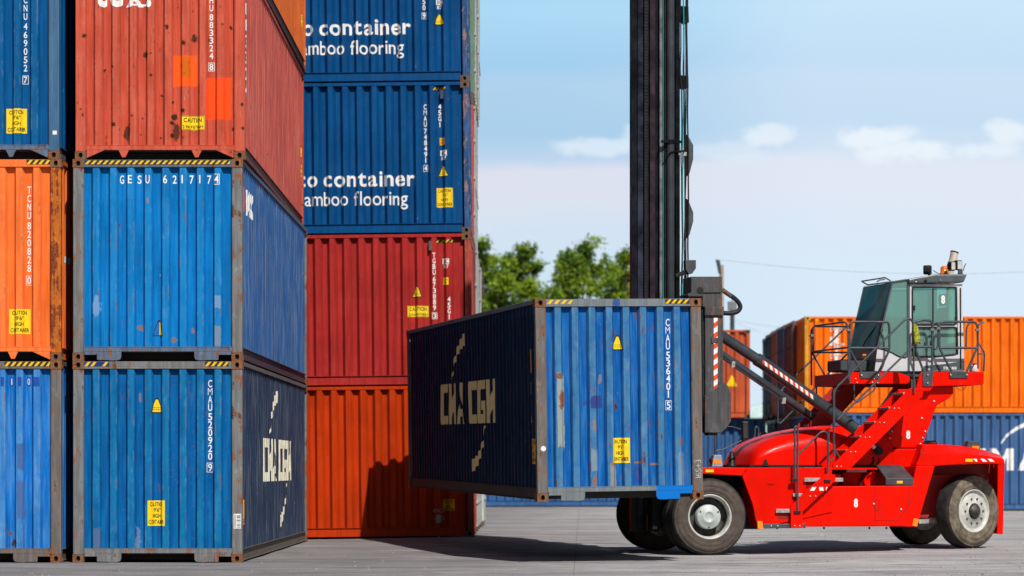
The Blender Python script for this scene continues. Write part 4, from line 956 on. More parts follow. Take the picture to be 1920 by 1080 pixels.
    mb = MB(); mb.prism(PL(.06, c2([(360, 830), (388, 832), (394, 876), (362, 874)])), .05, .10); mb.build('side_reflector', orange, T)

    # engine cover
    def hood():
        out = c2([(318, 516), (330, 478), (345, 440), (368, 412), (402, 386), (480, 350), (580, 321), (720, 297), (850, 288), (960, 285), (1080, 296), (1140, 330), (1150, 516)])
        ring = PL(1.0, out); zb = ring[0][1]; mb = MB(); sec = []
        cx = sum(p[0] for p in ring)/len(ring)
        for v, k in ((.98, 0.0), (1.0, .30), (1.06, .62), (1.16, .86), (1.32, .96), (1.6, 1.0), (2.1, 1.0), (2.38, .96), (2.54, .86), (2.64, .62), (2.70, .30), (2.72, 0)):
            f = .50+.50*k; fx = .93+.07*k
            sec.append([(cx+(x-cx)*fx, v, zb+(z-zb)*f) for x, z in ring])
        n = len(ring)
        vs = [p for s_ in sec for p in s_]; fs = []
        for i in range(len(sec)-1):
            for k in range(n-1): fs.append((i*n+k, i*n+k+1, (i+1)*n+k+1, (i+1)*n+k))
        fs += [tuple(range(n)), tuple(range(len(vs)-1, len(vs)-n-1, -1))]
        mb.add(vs, fs, 0, True); o = mb.build('engine_cover', red, T)
        md = o.modifiers.new('s', 'SUBSURF'); md.levels = 1; md.render_levels = 2; es = o.modifiers.new('e', 'EDGE_SPLIT'); es.split_angle = R(60)
        mb = MB(); x0 = ring[0][0]; x1_ = ring[-1][0]; mb.box(x0-.01, x1_, .97, 2.73, zb-.035, zb+.004); mb.build('cover_seal', blk, T)
        mb = MB(); mb.prism(PL(.97, c2([(388, 520), (402, 485), (410, 485), (424, 522)])), .95, .99); mb.build('cover_latch', blk, T)
    hood()

    # pedestal under the cab, body between, rear counterweight
    mb = MB(); mb.prism(PL(1.10, c3([(505, 66), (682, 70), (683, 112), (664, 138), (592, 180), (573, 222), (558, 270), (503, 418), (308, 420), (318, 350), (420, 190)])), 1.10, 2.5); ped = mb.build('cab_pedestal', red, T, bevel=.012)
    bolts(ped, c3([(336, 326), (325, 365), (313, 398), (497, 398), (510, 364), (524, 328), (505, 253), (573, 158)]), 1.10, .016)
    mb = MB(); mb.prism(PL(1.04, c3([(300, 424), (504, 424), (478, 500), (460, 630), (60, 632), (60, 560), (190, 500), (250, 450)])), 1.04, 2.6); body = mb.build('body', red, T, bevel=.012)
    M = Matrix.Translation(Lp(*c3([(222, 602)])[0], .98)) @ Matrix.Rotation(R(90), 4, 'X'); mb = MB(); mb.lathe([(.13, -.06), (.13, 0), (.09, .004), (.085, -.03), (0, -.035)], M, 28); mb.build('hydraulic_cap', red, T)
    # battery box with a sloping lid
    a0, a1 = Lp(1661, 900, .35).x, Lp(1713, 900, .35).x; zb, zf = Lp(1690, 909.5, .35).z, Lp(1690, 896.5, .35).z; zt = Lp(1690, 872, .85).z
    mb = MB(); vs = [(a0, .35, zb), (a1, .35, zb), (a1, .9, zb), (a0, .9, zb), (a0, .35, zf), (a1, .35, zf), (a1-.04, .80, zt), (a0-.0, .80, zt), (a0, .9, zt), (a1-.04, .9, zt)]
    mb.add(vs, [(0,3,2,1), (0,1,5,4), (4,5,6,7), (7,6,9,8), (1,2,9,6,5), (0,4,7,8,3), (2,3,8,9)]); bx = mb.build('battery_box', steel, T, bevel=.008)
    mb = MB(); mb.prism(PL(.345, c3([(365, 605), (397, 605), (397, 619), (365, 619)])), .343, .349); mb.build('sticker', yel, bx)
    # rear fender
    mb = MB(); mb.prism(PL(.38, [(1718, 874), (1753, 874), (1719, 988), (1694, 987)]), .38, .46); mb.prism(PL(.46, [(1718, 874), (1732, 874), (1707, 988), (1694, 987)]), .46, 1.1); mb.build('rear_fender', red, T, bevel=.008)
    mb = MB(); mb.prism(PL(.375, c3([(460, 815), (488, 820), (478, 862), (452, 856)])), .370, .380); mb.build('side_reflector', orange, T)
    ring = c3([(478, 521), (470, 512), (498, 440), (512, 398), (600, 398), (690, 404), (780, 414), (880, 436), (948, 458), (969, 474), (971, 513), (880, 508), (760, 510), (640, 516), (585, 521)])
    def cw():
        sec = [(.50, [(x, y) for x, y in c3([(478, 522), (472, 514), (492, 470), (520, 444), (600, 446), (690, 448), (780, 454), (880, 466), (948, 478), (969, 486), (971, 513), (880, 509), (760, 511), (640, 517), (585, 522)])]), (.62, ring), (3.0, ring), (3.14, None)]
        P = []
        n = len(ring); near = PL(.40, sec[0][1]); mid = PL(.80, ring)
        P.append([(x, .40, z) for x, z in near]); P.append([(x, .85, z) for x, z in mid]); P.append([(x, 2.9, z) for x, z in mid]); P.append([(x, 3.3, z) for x, z in near])
        mb = MB(); vs = [p for s_ in P for p in s_]; fs = [(i*n+k, i*n+(k+1)%n, (i+1)*n+(k+1)%n, (i+1)*n+k) for i in range(3) for k in range(n)]
        fs += [tuple(range(n-1, -1, -1)), tuple(range(3*n, 4*n))]; mb.add(vs, fs); return mb.build('counterweight', red, T, bevel=.018, bseg=3, fix=True)
    cwo = cw()
    def patch(parent, name, m, v, pts, off=.006): mb = MB(); mb.prism(PL(v, pts), v-off, v+.001); return mb.build(name, m, parent)
    patch(cwo, 'side_reflector', yel, .395, c3([(750, 481), (790, 481), (790, 497), (750, 497)]))
    for k in range(3): x = 792+k*41; patch(cwo, 'white_stripe', white, .395, c3([(x, 481), (x+22, 481), (x+40 if k else x+25, 497), (x+16, 497)]))
    xr0, xr1 = Lp(1872, 900, 1.12).x, Lp(1884, 900, 1.12).x
    mb = MB(); mb.prism(PL(1.12, [(1871, 868), (1884, 868), (1881, 1002), (1869.5, 1000)]), 1.12, 2.58); mb.build('rear_bumper', red, T, bevel=.01)
    mb = MB(); mb.prism(PL(1.5, c3([(560, 515), (935, 510), (930, 660), (760, 702), (500, 702)])), 1.46, 1.52); mb.prism(PL(1.3, c3([(905, 515), (925, 515), (925, 660), (912, 640)])), 1.28, 1.34); mb.build('wheel_well_liner', darkred, T)
    # marker lights on the counterweight and the front fender
    def lightbox(px0, px1, y0, y1, v, col=steel, lens=orange, lens_px=None):
        top = (px1-px0)*.12; mb = MB(); mb.prism(PL(v, [(px0, y1), (px1, y1), (px1-top, y0), (px0+top*1.5, y0)]), v, v+.16); o = mb.build('marker_light', col, T, bevel=.006)
        q = lens_px or (px0+(px1-px0)*.42, px1-3.5, y0+(y1-y0)*.42, y0+(y1-y0)*.80); patch(o, 'lens', lens, v, [(q[0], q[3]), (q[1], q[3]), (q[1], q[2]), (q[0], q[2])]); return o
    lightbox(1811, 1839, 827, 848.5, .95); lightbox(1735, 1758, 826, 833, 2.7)
    lb = lightbox(1335, 1355.5, 853, 875, .12, simple('pale_lamp_housing', (.25, .29, .34), .4), orange, (1339, 1351.5, 862, 869.5))
    M = Matrix.Translation(Lp(1334.5, 864, .20)) @ Matrix.Rotation(R(-78), 4, 'Z') @ Matrix.Rotation(R(90), 4, 'X'); mb = MB(); mb.lathe([(.055, -.05), (.055, .02), (.04, .028), (0, .03)], M, 20); mb.build('lens', simple('red_lens', (.10, .012, .012), .3), lb)
    M = Matrix.Translation(Lp(1372, 875, .5)); mb = MB(); mb.lathe([(.075, 0), (.072, .05), (.052, .06), (.058, .15), (.040, .165), (.036, .225), (.018, .24), (0, .242)], M, 20); mb.build('work_light', blk, T)
    # mirror and its arms
    a = Lp(1341, 812, .2); b_ = Lp(1341, 853, .2); mb = MB(); mb.tube([b_, Lp(1341, 805, .2)], .016, 8); mb.tube([Lp(1341, 845, .2), Lp(1355, 843, .2), Lp(1391, 826, .2)], .011, 8); mb.tube([Lp(1358, 799, .2), Lp(1372, 800, .2), Lp(1393, 806, .2)], .009, 8)
    mr = mb.build('mirror', rail, T); mb = MB(); mb.prism(PL(.16, [(1392, 827), (1391, 790), (1404, 789.5), (1403.5, 825)]), .14, .22); mb.build('mirror_housing', blk, mr, bevel=.02)
    mb = MB(); mb.prism(PL(.13, [(1394.5, 822), (1393.5, 794), (1401.5, 793), (1401.5, 821)]), .132, .139); mb.build('mirror_glass', simple('dull_mirror', (.10, .09, .09), .15, .8), mr)

    # ---------------- stairs
    def prismpart(name, m, v0, v1, pts, parent=T, bevel=.004, at_v=None):
        mb = MB(); mb.prism(PL(at_v if at_v is not None else v0, pts), v0, v1); return mb.build(name, m, parent, bevel=bevel)
    low = empty('boarding_steps'); low.parent = T
    prismpart('stringer', red, .0, .04, c2([(744, 567), (800, 570), (801, 602), (616, 778), (616, 870), (549, 870), (549, 748), (640, 655)]), low)
    prismpart('stringer', red, .52, .56, c2([(774, 567), (830, 570), (831, 602), (646, 778), (646, 850), (579, 850), (579, 748)]), low)
    bolts(low, c2([(656, 691), (687, 691), (569, 858), (597, 858)]), .0)
    for (x0, x1, y0, y1) in ((1479, 1512, 925, 931), (1447, 1485, 954, 961), (1500, 1540, 896, 903)):
        prismpart('tread', alu, .05, .52, [(x0, y1), (x1, y1), (x1, y0), (x0, y0)], low, at_v=.28)
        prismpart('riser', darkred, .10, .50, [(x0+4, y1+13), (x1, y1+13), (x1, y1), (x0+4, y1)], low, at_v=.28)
    prismpart('deck_step', alu, .10, .6, [(1541, 903), (1581, 903), (1581, 896), (1541, 896)])
    prismpart('deck_step', alu, .60, 1.0, c3([(78, 556), (196, 556), (196, 536), (90, 536)]))
    for k in range(3): x = 655+k*38; patch(low, 'white_stripe', white, .0, c2([(x+14, 640), (x+36 if k < 2 else x+24, 640), (x+(24 if k == 0 else 40) if k < 2 else x+14, 660), (x, 660) if k == 0 else (x+16, 660)][::1]))
    up = empty('cab_stairs'); up.parent = T
    st = c3([(4, 512), (4, 541), (98, 539), (508, 130), (514, 84), (440, 84), (430, 92)])
    prismpart('stringer', red, .36, .41, st, up, at_v=.38); prismpart('stringer', red, .90, .94, st, up, at_v=.38)
    bolts(up, c3([(26, 524), (50, 524), (105, 442), (130, 442), (187, 360), (211, 359), (268, 278), (293, 278), (350, 196), (375, 197)]), .36)
    for yy, xx in ((843, 1590), (817, 1616), (790, 1643), (763, 1670), (736, 1697)):
        prismpart('tread', alu, .42, .97, [(xx-3, yy+3.6), (xx+30, yy+3.6), (xx+30, yy), (xx-3, yy)], up, at_v=.40)
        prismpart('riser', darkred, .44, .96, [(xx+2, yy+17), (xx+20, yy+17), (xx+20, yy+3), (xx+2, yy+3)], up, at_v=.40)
    far = empty('cab_stairs'); far.parent = T
    q = [(1530, 800), (1512, 800), (1590, 716), (1632, 716), (1555, 800)]
    prismpart('stringer', darkred, 2.62, 2.66, q, far); prismpart('stringer', darkred, 3.2, 3.24, q, far, at_v=2.62)
    for yy, xx in ((795, 1525), (772, 1547), (751, 1567), (730, 1588)): prismpart('tread', alu, 2.66, 3.2, [(xx, yy+3), (xx+28, yy+3), (xx+28, yy), (xx, yy)], far, at_v=2.62)

    # ---------------- platform
    VN = .97
    pz0, pz1 = Lp(1720, 700, VN).z, Lp(1720, 697.8, VN).z; pu0, pu1 = Lp(1592, 700, VN).x, Lp(1844, 700, VN).x
    prismpart('platform_beam', red, VN, VN+.05, [(1592, 698), (1683, 698), (1706, 706), (1706, 716), (1700, 719.5), (1592, 719.5)])
    prismpart('platform_beam', red, VN, VN+.05, [(1729, 697.5), (1845, 697.5), (1844.5, 720), (1838, 721.5), (1750, 724), (1744, 733), (1722, 734), (1718, 726), (1724, 706)])
    mb = MB(); zf0, zf1 = Lp(1592, 720, VN).z, Lp(1592, 698, VN).z; mb.box(pu0, pu0+.05, VN+.05, 2.74, zf0, zf1); mb.build('platform_beam', darkred, T, bevel=.005)
    mb = MB(); mb.box(pu0, pu1, 2.70, 2.75, zf0, zf1); mb.build('platform_beam', darkred, T); mb = MB(); mb.box(pu0+.05, pu1-.02, VN+.05, 2.70, pz0-.05, pz0-.01); mb.build('platform_floor', steel, T)
    mb = MB(); mb.box(pu1-.05, pu1-.002, VN+.05, 2.7, zf0+.0, zf1); mb.build('platform_beam', red, T)
    bolts(T, c5([(28, 745), (45, 792), (240, 792), (305, 795), (262, 745)]), VN)
    for pts, bl in ((c5([(80, 655), (345, 655), (335, 738), (88, 738)]), [(105, 700), (316, 700)]), (c5([(878, 655), (1005, 655), (1003, 838), (880, 838)]), [(940, 697), (940, 800)]),
                    (c5([(1215, 655), (1456, 655), (1452, 735), (1222, 735)]), [(1230, 695), (1436, 695)]), (c5([(730, 755), (790, 755), (787, 965), (733, 965)]), [(760, 875), (760, 937)])):
        o = prismpart('rail_bracket', steel, VN-.02, VN, pts); bolts(o, c5(bl), VN-.022, .013)
    # low boxes in front of the cab
    prismpart('front_equipment_box', steel, 1.5, 2.2, c1([(305, 680), (465, 675), (460, 750), (365, 752), (305, 745)]), bevel=.02)
    prismpart('indicator_lamp', orange, 1.48, 1.55, c1([(438, 648), (458, 648), (456, 672), (437, 670)]), bevel=.004)

    # ---------------- cab
    cab = empty('cab'); cab.parent = T; V0, V1 = 1.15, 2.55
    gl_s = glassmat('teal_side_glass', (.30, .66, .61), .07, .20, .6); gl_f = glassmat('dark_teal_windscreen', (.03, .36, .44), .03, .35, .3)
    def cp(name, m, pts, v0=V0, v1=None, bevel=.004): return prismpart(name, m, v0, v1 if v1 is not None else v0+.04, pts, cab, bevel, at_v=V0)
    lowp = [(1640, 696), (1645, 653), (1656, 655), (1672, 661), (1684, 668), (1698, 671.5), (1702, 670), (1702, 696)]
    for va, vb in ((V0, V0+.04), (V1-.04, V1)):
        cp('side_panel', cabw, lowp, va, vb)
        cp('side_panel', cabw, [(1706, 696), (1706, 668), (1720, 670.5), (1750, 670), (1790, 666.5), (1803, 664), (1808, 664), (1808.5, 696)], va, vb)
        cp('pillar', cabd, [(1701, 524), (1706, 524), (1706, 696), (1701.5, 696)], va-.005, vb)
        cp('door_frame', cabw, [(1706, 533), (1800, 533), (1800, 537.5), (1706, 537.5)], va, vb); cp('door_frame', cabw, [(1794.5, 537), (1803, 533), (1808, 664), (1797, 665)], va, vb)
        cp('door_frame', cabw, [(1706, 537), (1709.5, 537), (1709.5, 668), (1706, 668)], va, vb); cp('door_frame', cabw, [(1709.5, 609.5), (1795, 609.5), (1795, 613.5), (1709.5, 613.5)], va, vb)
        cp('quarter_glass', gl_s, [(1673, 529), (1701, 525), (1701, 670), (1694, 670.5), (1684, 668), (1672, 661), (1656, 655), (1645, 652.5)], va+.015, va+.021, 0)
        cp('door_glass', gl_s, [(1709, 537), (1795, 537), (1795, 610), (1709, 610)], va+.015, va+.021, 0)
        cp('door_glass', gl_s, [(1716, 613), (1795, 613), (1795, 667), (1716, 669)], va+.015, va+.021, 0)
    def seal(pts, v, r=.014, close=True, name='window_seal', m=blk, fil=.05):
        P = [Lp(x, y, V0) for x, y in pts]; P = [Vector((p.x, v, p.z)) for p in P]
        if close: P = [(P[0]+P[-1])/2]+P+[(P[0]+P[-1])/2]
        mb = MB(); mb.tube(P, r, 8, fil=fil); mb.build(name, m, cab)
    seal([(1710.5, 538.5), (1792.5, 538.5), (1792.5, 608.5), (1710.5, 608.5)], V0-.004); seal([(1717.5, 613.8), (1794, 613.8), (1794.5, 664), (1750, 668.5), (1717.5, 668.5)], V0-.004)
    seal([(1749.7, 539), (1749.7, 608)], V0, .008, False); seal([(1673, 529), (1652.5, 620), (1645, 653)], V0, .016, False, 'windscreen_pillar', cabd, 0)
    seal([(1645, 652.5), (1656, 655), (1672, 661), (1684, 668), (1697, 671), (1701, 668)], V0-.004, .010, False, fil=.02)
    seal([(1673, 528.3), (1701, 524)], V0, .012, False, 'roof_edge', cabd, 0); seal([(1673, 528.3), (1701, 524)], V1, .012, False, 'roof_edge', cabd, 0); seal([(1673, 529), (1652.5, 620), (1645, 653)], V1, .016, False, 'windscreen_pillar', cabd, 0)
    seal([(1800.5, 540), (1801, 690)], V0-.012, .010, False, 'hinge_bar', blk, 0)
    prismpart('door_handle', blk, V0-.02, V0, c4([(762, 762), (786, 762), (786, 822), (762, 822)]), cab, .003)
    A = [Lp(x, y, V0) for x, y in ((1673, 528.5), (1645, 652))]
    def slab(name, m, a, b, th=.006):
        mb = MB(); d = Vector((b.x-a.x, 0, b.z-a.z)).normalized(); n = Vector((-d.z, 0, d.x))*th
        mb.loft([Vector((a.x, V0+.01, a.z)), Vector((a.x, V1-.01, a.z)), Vector((b.x, V1-.01, b.z)), Vector((b.x, V0+.01, b.z))], [Vector((a.x, V0+.01, a.z))+n, Vector((a.x, V1-.01, a.z))+n, Vector((b.x, V1-.01, b.z))+n, Vector((b.x, V0+.01, b.z))+n]); return mb.build(name, m, cab)
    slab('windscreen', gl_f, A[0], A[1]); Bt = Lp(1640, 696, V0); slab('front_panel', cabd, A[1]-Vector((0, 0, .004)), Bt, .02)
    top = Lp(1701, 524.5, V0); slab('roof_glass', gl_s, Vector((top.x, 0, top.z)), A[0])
    mb = MB(); x0, x1_ = Lp(1640, 696, V0).x, Lp(1808, 696, V0).x; mb.box(x0, x1_, V0+.04, V1-.04, Lp(1700, 697, V0).z-.02, Lp(1700, 697, V0).z+.03); mb.build('cab_floor', cabd, cab)
    mb = MB(); zr = Lp(1803, 600, V0); mb.box(zr.x+.01, zr.x+.05, V0+.04, V1-.04, Lp(1700, 696, V0).z, Lp(1700, 640, V0).z); mb.box(zr.x-.01, zr.x+.03, V0+.04, V0+.18, Lp(1700, 696, V0).z, Lp(1700, 531, V0).z); mb.box(zr.x-.01, zr.x+.03, V1-.18, V1-.04, Lp(1700, 696, V0).z, Lp(1700, 531, V0).z); mb.build('rear_panel', cabw, cab)
    cp('roof', cabd, c4([(684, 430), (760, 412), (900, 388), (1010, 370), (1426, 368), (1384, 472), (690, 482)]), V0-.06, V1+.06, .02); bolts(cab, c4([(792, 463), (1100, 443)]), V0-.06, .012)
    M = Matrix.Translation(Vector((Lp(*c4([(897, 452)])[0], V0).x, V0-.06, Lp(*c4([(897, 452)])[0], V0).z))) @ Matrix.Rotation(R(90), 4, 'X'); mb = MB(); mb.lathe([(.025, 0), (.02, .03), (0, .034)], M, 16); mb.build('roof_knob', blk, cab)
    # seat, console and wheel inside
    seatm = simple('black_seat_fabric', (.03, .032, .035), .9); s0 = Lp(1762, 650, V0); vm = 1.85
    mb = MB(); mb.box(s0.x-.25, s0.x+.25, vm-.25, vm+.25, s0.z-.05, s0.z+.08); mb.loft([(s0.x+.18, vm-.24, s0.z+.05), (s0.x+.30, vm-.24, s0.z+.05), (s0.x+.30, vm+.24, s0.z+.05), (s0.x+.18, vm+.24, s0.z+.05)], [(s0.x+.28, vm-.20, s0.z+.68), (s0.x+.36, vm-.20, s0.z+.68), (s0.x+.36, vm+.20, s0.z+.68), (s0.x+.28, vm+.20, s0.z+.68)]); mb.box(s0.x+.27, s0.x+.36, vm-.12, vm+.12, s0.z+.70, s0.z+.90); mb.box(s0.x-.1, s0.x+.15, vm-.12, vm+.12, s0.z-.32, s0.z-.05)
    mb.build('driver_seat', seatm, cab, bevel=.03, fix=True)
    mb = MB(); mb.box(s0.x-.92, s0.x-.70, vm-.2, vm+.2, s0.z-.35, s0.z+.14); mb.tube([(s0.x-.72, vm, s0.z+.1), (s0.x-.56, vm, s0.z+.28)], .03, 10); mb.build('console', blk, cab, bevel=.02)
    mb = MB(); cc = Vector((s0.x-.54, vm, s0.z+.31)); mb.tube([cc+Vector((.11*math.sin(k*math.pi/8), .18*math.cos(k*math.pi/8), .14*math.sin(k*math.pi/8))) for k in range(17)], .014, 6); mb.build('steering_wheel', blk, cab)
    # writing on the cab
    def write(body, v, x0, y0, h_px, w_px, bold=.02, parent=cab, m=INK_W, name='lettering'):
        a = Art(); p0 = Lp(x0, y0, v); p1 = Lp(x0+w_px, y0-h_px, v); a.text(body, 0, 0, p1.z-p0.z, p1.x-p0.x, bold); mb = MB()
        mb.add([(p0.x+x, v-.003, p0.z+z) for x, z in a.v], a.f); mb.build(name, m, parent)
    write('8', V0+.012, 1764.5, 568.5, 13.5, 7.5, .05); write("8", 1.094, 1699, 822, 13.5, 7.5, .05, T); write('8', .119, 1601, 950, 14, 7.5, .05, T)
    cp('side_stripe', cabd, c5([(852, 640), (872, 610), (900, 580), (960, 572), (1150, 558), (1330, 530), (1404, 520), (1408, 638)]), V0-.004, V0+.0, 0)
    write('KALMAR', V0-.004, 1775.5, 692.8, 5.0, 18.5, .03); write('M160', V0-.004, 1736, 693.5, 2.8, 8, .0)
    mb = MB(); mb.prism(PL(V0, [(1769, 693), (1774.5, 693), (1774.5, 687.5), (1769, 687.5)]), V0-.007, V0-.0045); mb.build('emblem', INK_W, cab); write('G', V0-.008, 1770, 692.3, 4, 3.6, .02, cab, INK_K, 'emblem')
    # wiper frame, lamps, beacon, exhaust
    mb = MB()
    for pts in (c4([(105, 455), (400, 408)]), c4([(105, 455), (180, 500), (490, 458)]), c4([(400, 408), (470, 448)]), c4([(300, 460), (330, 440), (400, 430)])):
        vv = (V0+1.2, V0+.2); P = [Lp(x, y, V0+(1.3 if x < 1625 else .25)) for x, y in pts]; mb.tube(P, .012, 6)
    mb.build('sun_visor_frame', rail, cab)
    mb = MB(); mb.tube([Lp(1655, 618, V0-.02), Lp(1645, 640, V0+.1)], .01, 6); mb.tube([Lp(1648, 604, V0+.25), Lp(1622, 640, V0+.6), Lp(1616, 655, V0+.65)], .012, 6); mb.tube([Lp(1660, 578, V0+.03), Lp(1644, 650, V0+.05)], .014, 6); mb.build('wiper', blk, cab)
    def worklamp(px, py, w, h, v, yaw, glassy):
        o = empty('work_lamp', Lp(px, py, v), (0, 0, yaw)); o.parent = T; mb = MB(); mb.box(-w/2, w/2, -.0, .10, -h/2, h/2); mb.box(-w/3, w/3, .10, .15, -h/3, h/3); b0 = mb.build('lamp_housing', blk, o, bevel=.018)
        mb = MB(); mb.box(-w/2+.015, w/2-.015, -.006, .001, -h/2+.015, h/2-.015); mb.build('lens', simple('lamp_lens', (.50, .48, .46), .18) if glassy else blk, o, bevel=.004)
    worklamp(1740, 506.5, .13, .15, 1.5, R(150), False); worklamp(1787.5, 498.8, .10, .15, 1.3, R(10), True); worklamp(1799.5, 497, .11, .16, 1.28, R(10), True)
    mb = MB(); mb.prism(PL(1.3, c4([(1325, 370), (1330, 300), (1375, 300), (1385, 400), (1372, 455)])), 1.28, 1.32); mb.tube([Lp(1778, 498, 1.38), Lp(1803, 497, 1.38)], .014, 6); mb.tube([Lp(1806, 508, 1.35), Lp(1808, 500, 1.35), Lp(1811, 494, 1.35)], .008, 6); mb.tube([Lp(1750, 507, 1.5), Lp(1757, 512, 1.5), Lp(1764, 513, 1.5)], .007, 6); mb.tube([Lp(1742, 516, 1.5), Lp(1741, 508, 1.5)], .02, 6); mb.build('lamp_bracket', steel, T)
    M = Matrix.Translation(Lp(1770.5, 514.5, 1.6)); mb = MB(); mb.lathe([(.072, 0), (.072, .02), (.064, .024), (.062, .10), (.052, .128), (.03, .138), (0, .14)], M, 24)
    m_, nt_, b__ = newmat('amber_beacon_plastic'); b__.inputs['Base Color'].default_value = (.9, .20, .005, 1); b__.inputs['Roughness'].default_value = .2; b__.inputs['Transmission Weight'].default_value = .3; mb.build('beacon', m_, T)
    chrome = simple('worn_chrome_pipe', (.62, .52, .44), .3, .25, .15, 6); mb = MB(); b0 = Lp(1781.5, 516, 1.9)
    zz = [0, .12, .22, .30, .36]; mb.tube([b0-Vector((0, 0, 1.8)), b0, b0+Vector((0, 0, .14)), b0+Vector((.05, 0, .25)), b0+Vector((.075, 0, .38))], .066, 18, fil=.05); ex = mb.build('exhaust_pipe', chrome, T)
    mb = MB(); mb.tube([b0+Vector((.074, 0, .372)), b0+Vector((.080, 0, .392))], .070, 18); mb.build('exhaust_rim', blk, ex)

    # ---------------- handrails
    def hr(lines, v, r=.020, name='handrail', fil=.08, parent=T, m=rail):
        mb = MB()
        for ln in lines:
            P = []
            for q in ln:
                if len(q) == 3: P.append(Lp(q[0], q[1], q[2]))
                else: P.append(Lp(q[0], q[1], v))
            mb.tube(P, r, 8, fil=fil)
        return mb.build(name, m, parent)
    hr([c1([(358, 825), (358, 490), (366, 455), (590, 457), (596, 490), (596, 625), (515, 790)]), c1([(362, 611), (596, 612)]), c1([(364, 625), (447, 790)])], VN)
    hr([c1([(756, 610), (750, 455), (790, 445), (848, 450), (851, 480), (850, 785)]), c1([(756, 604), (850, 605)]), c1([(752, 620), (760, 640), (812, 788)])], VN)
    hr([c1([(852, 600), (856, 468), (866, 460), (886, 462), (884, 600), (872, 622), (858, 610)])], VN, .014, 'gate')
    hr([c1([(985, 788), (893, 610), (893, 480), (905, 455), (1105, 456), (1121, 480), (1123, 600), (1042, 785)]), c1([(893, 611), (1123, 611)])], VN)
    for v in (V1+.2,):
        hr([[(x, y, v) for x, y in c1([(358+14, 700), (385, 500), (420, 486), (600, 487), (640, 520), (640, 640)])]], v, .016)
        hr([[(x, y, v) for x, y in c1([(1052, 620), (1055, 490), (1075, 458), (1110, 462)])]], v, .016)
    hr([[(*c1([(1124, 735)])[0], VN), (*c1([(1124, 480)])[0], VN), (*c1([(1145, 458)])[0], VN+.5), (*c1([(1160, 460)])[0], VN+1.0)],
        [(*c1([(1128, 585)])[0], VN), (*c1([(1163, 640)])[0], VN+.6), (*c1([(1158, 752)])[0], VN+.6)], [(*c1([(1122, 648)])[0], VN), (*c1([(1164, 645)])[0], VN+.6)]], VN, .015)
    # across the front edge of the platform
    nA, fA = VN, 2.72
    hr([[(*c1([(353, 800)])[0], nA), (*c1([(350, 482)])[0], nA), (*c1([(330, 457)])[0], nA+.3), (*c1([(150, 480)])[0], fA-.3), (*c1([(130, 505)])[0], fA), (*c1([(132, 835)])[0], fA)],
        [(*c1([(355, 608)])[0], nA), (*c1([(132, 634)])[0], fA)], [(*c1([(345, 638)])[0], nA+.2), (*c1([(140, 638)])[0], fA)], [(*c1([(350, 484)])[0], nA), (*c1([(160, 484)])[0], fA)],
        [(*c1([(137, 642)])[0], fA), (*c1([(208, 768)])[0], fA-.4)], [(*c1([(142, 490)])[0], fA), (*c1([(142, 640)])[0], fA)]], VN, .016)
    # stair handrails, near side
    hr([c1([(268, 1085), (266, 880), (285, 842), (688, 443), (716, 434), (738, 460), (740, 600), (742, 880)]), c1([(286, 1040), (736, 602)])], .34, .017)
    hr([c2([(790, 465), (789, 100), (797, 85)]), c2([(789, 370), (790, 420), (820, 470)])], .34, .016)
    hr([c2([(760, 500), (762, 340), (770, 308), (785, 304), (792, 330), (794, 450), (780, 495), (768, 490)])], .34, .012, 'grab_loop')
    hr([c1([(385, 830), (387, 920), (400, 940), (510, 860), (510, 830)])], .9, .013, 'grab_loop')
    # stair handrails, far side
    hr([[(x, y, 3.2) for x, y in ((1468, 732), (1462, 735), (1480, 716), (1590, 610))], [(x, y, 3.2) for x, y in ((1461, 791), (1462, 795), (1480, 777), (1588, 664))], [(x, y, 3.2) for x, y in ((1459, 870), (1458, 740), (1470, 726))]], 3.2, .016)
    hr([[(1531, 722, 2.7), (1531, 760, 2.7)]], 2.7, .014)
    # boarding handrails
    hr([c2([(571, 600), (570, 305), (577, 296), (587, 305), (586, 640), (586, 780)])], -.01, .017, 'handrail')
    hr([c2([(590, 455), (600, 448), (716, 330), (745, 326), (757, 345), (756, 605)])], .02, .016, 'handrail')
    for x, y in ((587, 780), (756, 604), (569, 600)):
        prismpart('rail_foot', blk, -.03, .03, c2([(x-18, y-7), (x+18, y-7), (x+18, y+6), (x-18, y+6)]))
    # rails on the front fender, far and near
    hr([c2([(262, 520), (252, 490), (252, 455), (345, 365), (347, 310), (355, 297), (366, 310), (366, 360), (352, 420)])], 2.95, .017)
    hr([c2([(352, 410), (370, 345), (385, 328), (402, 330), (415, 345), (418, 372)])], 3.3, .015, 'grab_loop'); hr([c2([(425, 350), (432, 325), (450, 320), (465, 335), (468, 362)])], 3.3, .015, 'grab_loop')
    for pts, vv in ((c1([(124, 532), (148, 532), (148, 545), (124, 545)]), 2.7), (c1([(346, 500), (368, 500), (368, 512), (346, 512)]), VN-.02), (c1([(842, 497), (864, 497), (864, 510), (842, 510)]), VN-.02), (c1([(878, 490), (900, 490), (900, 503), (878, 503)]), VN-.02), (c1([(1112, 497), (1136, 497), (1136, 511), (1112, 511)]), VN-.02), (c2([(749, 386), (768, 386), (768, 398), (749, 398)]), .32)):
        prismpart('rail_clamp', simple('clamp_metal', (.22, .20, .18), .4, .5) if 'clamp_metal' not in bpy.data.materials else bpy.data.materials['clamp_metal'], vv-.02, vv+.03, pts, bevel=.003)
    # hydraulic hoses by the pedestal
    mb = MB(); mb.tube([Lp(x, y, .98) for x, y in c3([(232, 470), (235, 495), (215, 520), (180, 560), (163, 600), (160, 630)])], .02, 8, fil=.1); mb.tube([Lp(x, y, .96) for x, y in c3([(265, 475), (262, 510), (215, 545), (175, 570)])], .007, 6, fil=.1)
